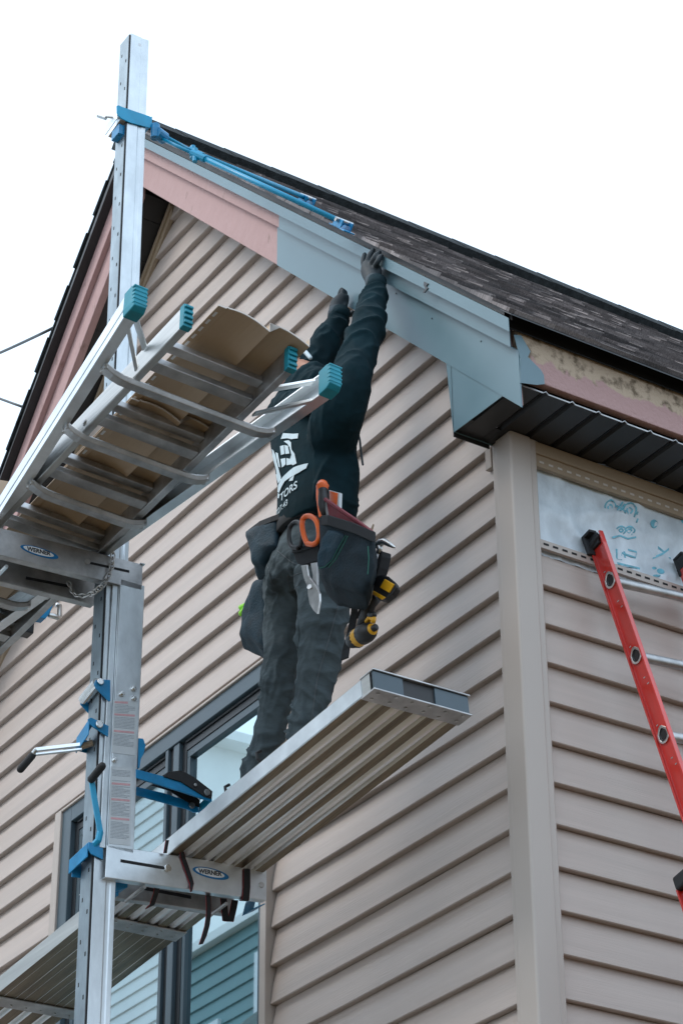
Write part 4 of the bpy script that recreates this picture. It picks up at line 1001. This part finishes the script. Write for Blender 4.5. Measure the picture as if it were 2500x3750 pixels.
# ================================================================ TOOL BELT and the tools in it
B_ = lambda x, y, Y=-.66: at(*zl_(x, y), y=Y)
belt = thing('tool_belt', at(715, 1215, y=-.5), 'black tool belt with bulging dark blue pouches round the worker’s waist', 'tool belt')
c0 = at(722, 1212, y=-.49); R0 = []
mb = MB()
for dz, k in ((-.024, 1.0), (-.02, 1.015), (.02, 1.015), (.024, 1.0)):
    R0.append([c0 + V(.184*k*math.cos(2*math.pi*i/40), .130*k*math.sin(2*math.pi*i/40), dz) for i in range(40)])
mb.rings(R0); mb.build('waist_strap', mat['webbing'], belt, smooth=True)
def pouch(pts, Y, depth, m, name='pouch', bulge=.02, dirv=(-.80, .60, -.05)):
    """soft bag: outline traced on the plane y=Y, padded outwards and dirv*depth thick"""
    P = [B_(*p, Y) for p in pts]; c = sum(P, V(0, 0, 0))/len(P); dv = Vector(dirv)*depth; o_ = V(.25, -.9, 0).normalized()
    dense = []
    for p, q in zip(P, P[1:]+P[:1]): dense += [p.lerp(q, k/4) for k in range(4)]
    prof = ((.02, 1.0), (.3, 1.0), (.58, .96), (.80, .84), (.92, .60), (.975, .28), (1.0, -.05))
    mb = MB(); mb.rings([[c+(p-c)*f + o_*bulge*h for p in dense] for f, h in prof] + [[p+dv*.5 for p in dense], [p+dv for p in dense]])
    o = mb.build(name, m, belt, smooth=True); L = belt.location
    nn = [v.normal.copy() for v in o.data.vertices]
    for v, n in zip(o.data.vertices, nn):
        w = v.co + L; v.co += n*(.008*noise.noise(w*16) + .007*ridge(V(w.x*9+w.z*5, w.y*7, w.z*10)) - .003)
    sb = o.modifiers.new('s', 'SUBSURF'); sb.levels = sb.render_levels = 1
    return o
pL = pouch(((215, 490), (300, 435), (440, 385), (440, 600), (395, 640), (330, 735), (270, 740), (240, 640), (228, 540)), -.60, .12, mat['pouch_l'], bulge=.035)
mb = MB(); mb.ribbon([B_(218, 492, -.612), B_(300, 430, -.625), B_(380, 398, -.625), B_(455, 372, -.61)], V(.003, 0, .024), .008); mb.build('pouch_rim', mat['webbing'], pL, bevel=.002)
pS = pouch(((250, 900), (290, 820), (350, 830), (360, 1345), (290, 1310), (200, 1260), (160, 1245), (185, 1120), (215, 990)), -.46, .12, mat['pouch_l'], bulge=.03)
pR = pouch(((735, 400), (790, 400), (960, 450), (1125, 520), (1125, 620), (1115, 740), (1095, 860), (1060, 935), (960, 940), (840, 900), (770, 840), (715, 740), (735, 640), (745, 500)), -.68, .14, mat['pouch'], bulge=.035)
mb = MB(); mb.ribbon([B_(742, 405, -.70), B_(790, 402, -.718), B_(960, 455, -.722), B_(1122, 525, -.70)], V(.002, 0, .040), .010); mb.build('pouch_rim', mat['webbing'], pR, bevel=.003)
fp = pouch(((790, 470), (900, 500), (905, 540), (850, 640), (780, 745), (718, 745), (730, 640), (748, 540)), -.712, .02, mat['pouch_l'], bulge=.012); fp.name = 'outer_pocket'
mb = MB()
for q in (((912, 512), (870, 585), (815, 690), (765, 735), (718, 748)), ((928, 515), (890, 590), (840, 685), (790, 740)), ((1072, 590), (1078, 680), (1070, 790))):
    mb.tube([B_(x, y, -.733) for x, y in q], .0018, 6)
islands(mb, 'piping', mat['green'], pR)
hold = MB(); P = [B_(*p, -.665) for p in ((530, 622), (720, 565), (715, 640), (705, 690), (600, 725), (565, 715))]; hold.prism(P, (.02, .05, 0)); hold.ribbon([B_(530, 625, -.668), B_(625, 600, -.672), B_(722, 568, -.668)], V(0, 0, .018), .006)
hold.build('snips_holster', mat['webbing'], belt, bevel=.004)
hl = MB(); hl.prism([B_(*p, -.60) for p in ((1130, 620), (1170, 622), (1168, 660), (1150, 740), (1125, 820), (1108, 800))], (0, .04, 0)); hl.build('hammer_holster', mat['webbing'], belt, bevel=.004)
ls_ = MB(); ls_.ribbon([B_(985, 940, -.60), B_(975, 1060, -.56), B_(950, 1200, -.54), B_(915, 1330, -.53), B_(905, 1400, -.53)], V(.03, .01, 0), .008); ls_.build('leg_strap', mat['webbing'], belt, bevel=.002)
mb = MB(); mb.ribbon([B_(1030, 945, -.60), B_(1050, 1010, -.585), B_(1020, 1100, -.57)], V(.03, .02, 0), .006); mb.build('drill_strap', mat['webbing'], belt)

def loopgrip(mb, pts, r, Y): 
    P = [B_(*p, Y) for p in pts]; C_ = catmull([tuple(p) for p in P], 5); mb.tube([V(*c) for c in C_], r, 10)
snips = thing('tin_snips', B_(640, 640, -.70), 'tin snips hanging blades down in the belt, one grip orange and one black', 'tin snips')
mb = MB(); loopgrip(mb, ((640, 575), (615, 520), (600, 440), (612, 385), (655, 372), (700, 405), (720, 480), (715, 545), (680, 575), (640, 570)), .0095, -.70); mb.build('grip', mat['orange'], snips, smooth=True)
mb = MB(); loopgrip(mb, ((585, 595), (600, 520), (590, 435), (555, 415), (515, 450), (505, 530), (525, 590), (575, 602)), .0085, -.685); mb.build('grip', mat['blackp'], snips, smooth=True)
mb = MB(); mb.prism([B_(*p, -.702) for p in ((592, 728), (628, 722), (640, 800), (690, 870), (722, 930), (724, 985), (708, 1076), (680, 1050), (652, 1000), (640, 930), (640, 885), (612, 820))], (.004, .006, 0)); mb.build('blade', mat['steel'], snips, bevel=.001)
mb = MB(); mb.prism([B_(*p, -.692) for p in ((660, 712), (698, 705), (708, 790), (706, 870), (720, 940), (712, 1060), (690, 980), (668, 880), (676, 800))], (.004, .006, 0)); mb.build('blade', mat['alu_d'], snips, bevel=.001)
c = B_(658, 884, -.704); mb = MB(); mb.cyl(c, c+V(.003, -.006, 0), .010, 12); mb.build('pivot_bolt', mat['steel'], snips, bevel=.001)

scr = thing('screwdriver', B_(750, 300, -.70), 'chunky handled tool with orange end and black grip standing in the pouch', 'screwdriver')
a, b = B_(745, 150, -.69), B_(765, 400, -.69)
mb = MB(); mb.tube([a, a.lerp(b, .03), a.lerp(b, .06)], [.020, .023, .021], 16, round_=True); mb.build('end_knob', mat['orange'], scr, smooth=True)
mb = MB(); mb.tube([a.lerp(b, .05), a.lerp(b, .2), a.lerp(b, .35), a.lerp(b, .55), a.lerp(b, .9)], [.019, .016, .019, .021, .016], 14); gr_ = mb.build('handle', mat['tan_trim'], scr, smooth=True); gr_.data.materials[0] = mat['blackp']
mb = MB(); mb.ribbon([a.lerp(b, .06)+V(-.012, -.012, 0), a.lerp(b, .35)+V(-.012, -.015, 0), a.lerp(b, .92)+V(-.006, -.014, 0)], V(.016, 0, 0), .006); mb.build('grip_strip', mat['orange'], gr_, bevel=.002)
sq = thing('speed_square', B_(900, 350, -.68), 'dark red metal square leaning out of the right hand pouch', 'speed square')
mb = MB(); mb.prism([B_(*p, -.695) for p in ((752, 248), (775, 255), (860, 315), (1000, 410), (1108, 490), (1098, 500), (985, 470), (800, 430), (782, 400), (762, 300))], (.002, .004, 0)); mb.build('square_blade', mat['dark_red'], sq)
mb = MB(); mb.tube([B_(765, 252, -.70), B_(860, 318, -.70), B_(1000, 412, -.70), B_(1106, 492, -.70)], .007, 6); mb.build('square_fence', mat['dark_red'], sq)
mb = MB(); mb.prism([B_(*p, -.697) for p in ((750, 247), (772, 252), (790, 380), (775, 375))], (.001, .003, 0)); mb.build('square_edge', mat['alu'], sq)
cd_ = thing('blade_pack', B_(830, 300, -.66), 'orange and silver packet standing upright behind the red square', 'packet')
mb = MB(); mb.prism([B_(*p, -.66) for p in ((792, 185), (868, 205), (860, 412), (800, 400))], (0, .012, 0)); mb.build('sleeve', mat['paper'], cd_, bevel=.001)
mb = MB(); mb.prism([B_(*p, -.6615) for p in ((796, 192), (855, 208), (848, 300), (800, 285))], (0, .001, 0)); mb.build('printed_face', mat['orange'], cd_)
mb = MB(); mb.prism([B_(*p, -.6615) for p in ((830, 328), (848, 330), (838, 410), (828, 400))], (0, .001, 0)); mb.build('printed_strip', mat['orange'], cd_)
hm = thing('hammer', B_(1160, 590, -.60), 'steel claw hammer hung at the worker’s right hip', 'hammer')
mb = MB(); mb.tube([B_(1138, 590, -.60), B_(1165, 560, -.60), B_(1190, 555, -.60), B_(1225, 575, -.60), B_(1262, 597, -.60)], [.014, .014, .012, .009, .004], 8); mb.tube([B_(1160, 575, -.60), B_(1150, 640, -.60)], .010, 8); mb.build('head', mat['steel'], hm, smooth=True)
mb = MB(); mb.tube([B_(1152, 620, -.60), B_(1120, 760, -.59), B_(1075, 940, -.575), B_(1050, 1010, -.57)], [.009, .012, .013, .012], 10); mb.build('handle', mat['alu_d'], hm, smooth=True)
mb = MB(); mb.prism([B_(*p, -.62) for p in ((1090, 860), (1105, 865), (1090, 960), (1068, 1010), (1040, 1015), (1050, 960), (1072, 900))], (0, .006, 0))
single('putty_knife', mb, mat['steel'], B_(1072, 940, -.62), 'thin steel blade hanging below the right hand pouch', 'putty knife', bevel=.001)
mb = MB(); mb.tube([B_(1090, 495, -.66), B_(1112, 430, -.66)], [.006, .003], 8)
single('pencil', mb, mat['tan_trim'], B_(1100, 480, -.66), 'pencil stub poking from the outer corner of the right hand pouch', 'pencil')
dr = thing('impact_driver', B_(1080, 1050, -.58), 'yellow and black cordless driver hanging upside down by the worker’s thigh', 'cordless driver')
Yd = -.58
mb = MB(); mb.prism([B_(*p, Yd-.03) for p in ((1118, 810), (1160, 788), (1215, 800), (1268, 845), (1280, 880), (1245, 930), (1190, 970), (1130, 950), (1098, 905))], (-.02, .03, 0)); bt = mb.build('battery', mat['blackp'], dr, bevel=.006)
mb = MB(); mb.prism([B_(*p, Yd-.034) for p in ((1190, 822), (1258, 862), (1222, 922), (1155, 885))], (0, .005, 0)); mb.prism([B_(*p, Yd-.034) for p in ((1105, 905), (1195, 955), (1170, 972), (1098, 930))], (0, .005, 0)); mb.build('battery_label', mat['yellow'], bt, bevel=.002)
mb = MB(); mb.tube([B_(1125, 940, Yd), B_(1085, 1010, Yd), B_(1050, 1110, Yd), B_(1040, 1160, Yd)], [.026, .021, .022, .024], 14); mb.build('handle', mat['blackp'], dr, smooth=True)
mb = MB(); a, b = B_(985, 1255, Yd), B_(1085, 1195, Yd); mb.tube([a-(b-a)*.2, a, a.lerp(b, .5), b], [.020, .032, .033, .026], 16, round_=True); mb.build('motor_housing', mat['yellow'], dr, smooth=True)
mb = MB(); mb.tube([a.lerp(b, .45), a.lerp(b, .8), b, b+(b-a)*.18], [.0345, .0345, .030, .022], 16); mb.tube([b+(b-a)*.15, b+(b-a)*.42], .012, 12); mb.build('nose', mat['blackp'], dr, smooth=True)
mb = MB(); mb.tube([B_(1062, 1135, Yd-.01), B_(1085, 1100, Yd-.01), B_(1115, 1110, Yd-.01), B_(1105, 1140, Yd-.01)], .009, 8); mb.build('trim_ring', mat['yellow'], dr, smooth=True)
mb = MB(); mb.tube([B_(1090, 1080, Yd-.012), B_(1110, 1082, Yd-.012)], .012, 8, round_=True); mb.build('trigger', mat['blackp'], dr, smooth=True)
mb = MB(); mb.tube([a-(b-a)*.22, a+(b-a)*.05], [.026, .034], 14, round_=True); mb.build('rear_cap', mat['blackp'], dr, smooth=True)
mb = MB(); q0, q1 = B_(175, 1030, -.44), B_(195, 1060, -.44); mb.tube([B_(160, 1030, -.44), B_(198, 1012, -.44)], .011, 10); mb.tube([B_(168, 1070, -.44), B_(196, 1040, -.44)], .013, 10, round_=True)
single('chalk_marker', mb, mat['lime'], B_(175, 1045, -.44), 'bright lime green marker sticking out of the left hand pouch', 'marker', bevel=.001)
# ================================================================ straps, chain
def strap(name, path, w_, label, loc, group='tie straps on the platform bracket'):
    t = thing(name, loc, label, 'tie strap', group)
    mb = MB(); mb.ribbon(path, w_, .003); mb.build('webbing', mat['webbing'], t)
    e = MB()
    ws = w_ if isinstance(w_, list) else [w_]*len(path)
    for s in (-1, 1): e.tube([Vector(p)+Vector(q)*s*.5 for p, q in zip(path, ws)], .0013, 6)
    islands(e, 'edge_stitching', mat['strap_r'], t); return t
sx = lambda x, y, X=XB+.004: at(*z4(x, y), x=X)
strap('tie_strap', [at(*z4(765, 290), x=-1.19), sx(770, 335), sx(800, 420), sx(835, 520), sx(850, 570), sx(845, 640, -1.19)], [V(0, .016, .004), V(0, .018, .006), V(0, .019, .007), V(0, .018, .006), V(0, .016, .004), V(0, .006, .004)], 'narrow black strap with red edges twisted across the badge of the bracket', sx(800, 420))
strap('tie_strap', [at(*z4(1345, 440), x=-1.23)+V(0, 0, .01), sx(1335, 445), sx(1335, 520), sx(1335, 600), sx(1328, 680), sx(1325, 716), at(*z4(1300, 720), x=-1.24)], V(0, .028, .004), 'wide black strap wrapped round the wall end of the bracket', sx(1335, 560))
strap('tie_strap', [at(*z4(545, 600), x=-1.26), at(*z4(535, 650), x=-1.28), at(*z4(512, 720), x=-1.30), at(*z4(500, 755), x=-1.31), at(*z4(450, 782), x=-1.33)], [V(0, .020, .006)]*4+[V(0, .008, .012)], 'black strap with red edges hanging behind the front bracket rail', at(*z4(520, 700), x=-1.29))
strap('tie_strap', [at(*z4(995, 672), x=-1.24), at(*z4(1000, 760), x=-1.245), at(*z4(998, 850), x=-1.25), at(*z4(985, 940), x=-1.25), at(*z4(960, 1030), x=-1.25), at(*z4(930, 1105), x=-1.25)], [V(0, .019, .004)]*5+[V(0, .015, .006)], 'long loose strap tail dangling below the bracket', at(*z4(990, 900), x=-1.25))
strap('tie_strap', [at(*z4(635, 185), x=-1.185), at(*z4(625, 240), x=-1.19), at(*z4(615, 300), x=-1.195)], V(0, .012, .003), 'short strap end rising over the near edge of the plank', at(*z4(625, 240), x=-1.19))
strap('tie_strap', [at(*z4(1130, 700), x=-1.33), at(*z4(1140, 800), x=-1.33), at(*z4(1150, 900), x=-1.33), at(*z4(1190, 905), x=-1.33), at(*z4(1215, 800), x=-1.33), at(*z4(1232, 715), x=-1.33)], V(0, .026, .004), 'bunched black strap hanging under the rear bracket rail', at(*z4(1170, 820), x=-1.33))
ch = thing('chain', at(*z2(1080, 330), x=XB+.02), 'short steel chain looped under the upper bracket beside the pole', 'chain')
cp = [at(*z2(x, y), x=X) for x, y, X in ((1095, 290, -1.19), (1080, 350, -1.185), (1075, 430, -1.19), (1055, 510, -1.19), (1020, 590, -1.195), (970, 650, -1.20), (900, 705, -1.23), (830, 730, -1.27), (740, 735, -1.31), (690, 690, -1.34), (660, 610, -1.36), (650, 575, -1.365))]
cc = [Vector(c) for c in catmull([tuple(p) for p in cp], 12)]
acc, last, pts = 0, cc[0], [cc[0]]
for c in cc[1:]:
    if (c-last).length >= .0205: pts.append(c); last = c
for i, (p, q) in enumerate(zip(pts, pts[1:])):
    t = (q-p).normalized(); a = t.cross(V(1, 0, 0) if i % 2 else V(0, .6, .8)).normalized(); m_ = (p+q)/2
    loop = [m_ + t*math.cos(k*math.pi/6)*.0165 + a*math.sin(k*math.pi/6)*.0085 for k in range(13)]
    mb = MB(); mb.tube(loop, .0030, 6); mb.build('link', mat['steel'], ch, smooth=True)

# ================================================================ second bench bracket further along, seen under the first one
fb = thing('bench_bracket', at(*z2(250, 900), x=-2.6), 'far aluminium bench bracket with blue clamp, half hidden at the left edge', 'bench bracket')
XF = -2.55
mb = MB(); a, b = at(*z2(-150, 745), x=XF), at(*z2(420, 890), x=XF); up = V(0, 0, .085)
mb.obox(a, b-a, (.004, 0, 0), up); mb.obox(a, b-a, (-.05, 0, 0), (0, 0, .004)); mb.build('bracket_rail', mat['alu_d'], fb, bevel=.001)
mb = MB(); mb.prism([at(*z2(x, y), x=XF+.01) for x, y in ((430, 795), (510, 830), (480, 900), (440, 955), (365, 940), (405, 905))], (-.05, 0, 0)); mb.build('end_clamp', mat['blue'], fb, bevel=.002)
mb = MB(); mb.tube([at(*z2(x, y), x=XF) for x, y in ((470, 920), (560, 945), (575, 935), (572, 830), (540, 825))], .012, 8); mb.build('hook', mat['steel'], fb, smooth=True)
lg = thing('platform_ladder', at(*z2(60, 1150), x=-2.4), 'end of a second ladder platform jutting in at the left edge', 'ladder')
mb = MB(); a, b = at(*z2(-120, 1330), x=-2.9), at(*z2(205, 1090), x=-2.4); mb.obox(a, b-a, (0, .03, .004), (0, 0, .004)); mb.obox(a, b-a, (0, .003, 0), (0, 0, .085)); mb.build('side_rail', mat['alu_d'], lg, bevel=.001)
mb = MB(); mb.obox(b+V(-.02, -.01, -.01), (.06, 0, 0), (0, .05, 0), (0, 0, .10)); mb.build('end_cap', mat['frame_d'], lg, bevel=.004)
a, b = at(*z2(-130, 1080), x=-2.9), at(*z2(100, 900), x=-2.55); mb = MB(); mb.obox(a, b-a, (0, .03, .004), (0, 0, .004)); mb.obox(a, b-a, (0, .003, 0), (0, 0, .07)); mb.build('side_rail', mat['alu_d'], lg, bevel=.001)
for f in (.25, .7):
    mb = MB(); p = at(*z2(-120, 1330), x=-2.9).lerp(at(*z2(205, 1090), x=-2.4), f)+V(0, 0, .03); mb.obox(p, (-.05, -.30, .0), (.035, 0, .02), (0, 0, .012)); mb.build('rung', mat['alu_d'], lg, bevel=.001)
sp = thing('siding_panel', at(0, 1100, x=-2.6), 'edge of another tan siding panel entering at the left edge of the photo', 'siding panel', 'loose siding panels on the ladder')
mb = MB(); P = [at(*zoom(0, 1300, 2.613)(x, y), x=-1.45) for x, y in ((-120, 1175), (0, 1195), (90, 1210), (50, 1300), (0, 1370), (-120, 1500))]; mb.prism(P, V(-.004, 0, .002)); mb.build('panel_sheet', mat['panel'], sp)

# ================================================================ RED LADDER against the side wall
zL = zoom(1500, 1600, 1.568)
t0 = at(1392, 1222, x=.045)
r1_, r2_, r3_ = at(1405, 1335, x=.075), at(1465, 1507, x=.149), at(1527, 1690, x=.223)
ld = (r3_-r1_).normalized(); LDn = (V(1, 0, 0) - ld*ld.x).normalized(); LDy = V(0, 1, 0) - ld*ld.y; LDy = (LDy - LDn*LDy.dot(LDn)).normalized()
red = thing('extension_ladder', r1_, 'tall red fibreglass ladder with silver rungs leaning on the side wall', 'ladder')
def RL(a, b, c): return r1_ + ld*a + LDy*b + LDn*c       # a down the rail, b along the wall, c out from it
RUNG = (r3_-r1_).length/2
topa = -.205; bot = 5.6
def c_rail(b0, out, a0, a1, name='side_rail'):
    s = -1 if out else 1; w_, d, t = .038, .030, .005
    sec = [(s*d*.62, -w_), (s*d*.62, -w_+t*1.4), (0+s*t, -w_+t), (s*t, w_-t), (s*d*.62, w_-t*1.4), (s*d*.62, w_), (0, w_), (0, -w_)]
    mb = MB(); mb.rings([[RL(a, b0+b, c) for b, c in sec] for a in (a0, a1)]); return mb.build(name, mat['red'], red, bevel=.0015)
WID = .40
ra = c_rail(0, True, topa, bot); rb = c_rail(WID, False, topa, bot)
mb = MB()
for k in range(9):
    for dx, dy in ((-.055, -.02), (.09, -.004), (.12, .004)):
        c = RL(k*RUNG+dx, -.0055, dy); mb.obox(c, ld*.004, LDn*.009, LDy*-.0008)
islands(mb, 'rivet', mat['alu'], ra)
for k in range(10):
    a = k*RUNG; mb = MB()
    D = [(a-.017*math.cos(2*math.pi*i/16)*(1.35 if math.cos(2*math.pi*i/16) > 0 else 1), .0165*math.sin(2*math.pi*i/16)*(.8 if math.cos(2*math.pi*i/16) > .5 else 1)) for i in range(16)]
    mb.rings([[RL(x, -.008, c) for x, c in D], [RL(x, WID+.008, c) for x, c in D]], caps=False); rg_ = mb.build('rung', mat['alu_d'], red, smooth=True)
    mb = MB(); big = [((x-a)*1.75+a, c*1.75) for x, c in D]; sm_ = [((x-a)*1.25+a, c*1.25) for x, c in D]
    mb.rings([[RL(x, -.0055, c) for x, c in big], [RL(x, -.011, c) for x, c in big], [RL(x, -.011, c) for x, c in sm_], [RL(x, -.004, c) for x, c in sm_]], caps=False); mb.build('rung_collar', mat['zinc'], rg_, bevel=.001)
    mb = MB(); mb.face([RL(x, -.0062, c) for x, c in sm_]); mb.build('rung_hollow', mat['blackp'], rg_)
for b0, s in ((0, -1), (WID, 1)):
    mb = MB(); mb.obox(RL(topa-.022, b0-.004, -.042), ld*.085, LDy*(s*.034), LDn*.014); mb.obox(RL(topa-.022, b0-.004, -.042), ld*.012, LDy*(s*.034), LDn*.052); mb.obox(RL(topa-.01, b0-.002, -.03), ld*.05, LDy*(s*.014), LDn*.045)
    mb.tube([RL(topa+.028, b0+s*.012, -.038), RL(topa+.012, b0+s*.012, .012)], .013, 10, round_=True)
    mb.build('top_bracket', mat['rubber'], red, bevel=.003)
# upper end of the ladder's lower section, just inside the right edge
p0 = at(1568, 2014, x=.33); 
mb = MB(); Q = lambda a, b, c: p0 + ld*a + LDy*b + LDn*c
s = -1; w_, d, t = .038, .040, .005
sec = [(s*d*.62, -w_), (s*d*.62, -w_+t*1.4), (s*t, -w_+t), (s*t, w_-t), (s*d*.62, w_-t*1.4), (s*d*.62, w_), (0, w_), (0, -w_)]
mb.rings([[Q(a, b+.01, c) for b, c in sec] for a in (.03, 4.9)]); lr = mb.build('base_rail', mat['red'], red, bevel=.0015)
mb = MB(); mb.obox(Q(-.015, .012, -.036), ld*.05, LDy*-.030, LDn*.066); mb.build('rail_cap', mat['rubber'], lr, bevel=.008)
mb = MB()
for a in (.09, .17): c = Q(a, .0, .01); mb.cyl(c, c+LDy*-.004, .006, 10)
islands(mb, 'rivet', mat['steel'], lr)

# ================================================================ cables off to the left
def cable(p, q, label, r):
    P = [p.lerp(q, i/14) + V(0, 0, -.35*(i/14)*(1-i/14)) for i in range(15)]
    mb = MB(); mb.tube(P, r, 8); single('service_cable', mb, mat['wire'], p, label, 'cable', 'cables behind the house', smooth=True)
cable(at(125, 752, y=6.0), at(-260, 905, y=7.5), 'upper black cable leaving the left roof edge', .020)
cable(at(60, 937, y=6.0), at(-300, 770, y=6.0), 'lower black cable meeting the left roof edge', .017)

# ================================================================ the neighbour across the side yard (mirrored in the window and the metal)
NH = thing('neighbour_house', (-15, -7, GZ), 'pale clapboard house across the yard, seen mirrored in the window panes', 'house')
YN, NX0, NX1 = -5.4, -30, -3.6
def nwall(x0, x1, z0, z1, m, name):
    mb = MB(); z = z0
    while z < z1:
        h = min(.13, z1-z); mb.face([(x0, YN+.03, z), (x1, YN+.03, z), (x1, YN+.012, z+h), (x0, YN+.012, z+h)]); mb.face([(x0, YN+.03, z), (x1, YN+.03, z), (x1, YN+.005, z), (x0, YN+.005, z)]); z += .13
    return mb.build(name, m, NH)
mat['white_siding'] = M('neighbour_siding', (.86, .86, .84), .5, var=.05, vs=2)
mat['teal_siding'] = M('neighbour_siding_dark', (.15, .27, .28), .5, var=.1, vs=2)
nwall(NX0, -12.52, GZ, 6.2, mat['white_siding'], 'wall'); nwall(-12.5, -10.42, GZ, 3.82, mat['teal_siding'], 'wing_wall'); nwall(-10.4, NX1, GZ, 3.82, mat['white_siding'], 'wing_wall')  # rightmost white wing section added, unseen, to brighten the plank bars
mb = MB(); mb.box(NX1-.1, NX1, -14, YN, GZ, 3.82); mb.box(NX0, NX0+.1, -14, YN, GZ, 6.2); mb.box(-12.62, -12.52, -14, YN, 3.9, 6.2); mb.box(NX0, NX1, -14.1, -14.0, GZ, 3.82); mb.build('side_wall', mat['white_siding'], NH)
mb = MB(); mb.box(NX0-.2, -12.3, -14.3, YN+.1, 6.2, 6.3); mb.box(-12.29, NX1+.2, -14.3, YN+.1, 3.82, 3.9); mb.build('roof', mat['white_siding'], NH)
mb = MB()
for x0, z0, z1 in ((-12.3, 1.6, 3.1), (-10.9, 2.1, 3.5), (-8.6, 1.2, 2.7), (-16.5, .5, 2.2)):
    for a, b, c, d in ((x0, x0+.08, z0, z1), (x0+.72, x0+.8, z0, z1), (x0+.08, x0+.72, z1-.08, z1), (x0+.08, x0+.72, z0, z0+.08)): mb.box(a, b, YN+.02, YN+.06, c, d)
wf = islands(mb, 'window_frame', mat['logo_w'], NH)
mb = MB()
for x0, z0, z1 in ((-12.22, 1.68, 3.02), (-10.82, 2.18, 3.42), (-8.52, 1.28, 2.62)): mb.box(x0, x0+.64, YN+.025, YN+.045, z0, z1)
islands(mb, 'drawn_blind', mat['logo_w'], NH)
mb = MB(); mb.box(-26, -2.6, -5.35, -2.5, GZ-.1, GZ+.03); tag(mb.build('bounce_slab', mat['bounce_pale']), kind='structure')  # unseen pale slab added to bounce light onto the plank underside
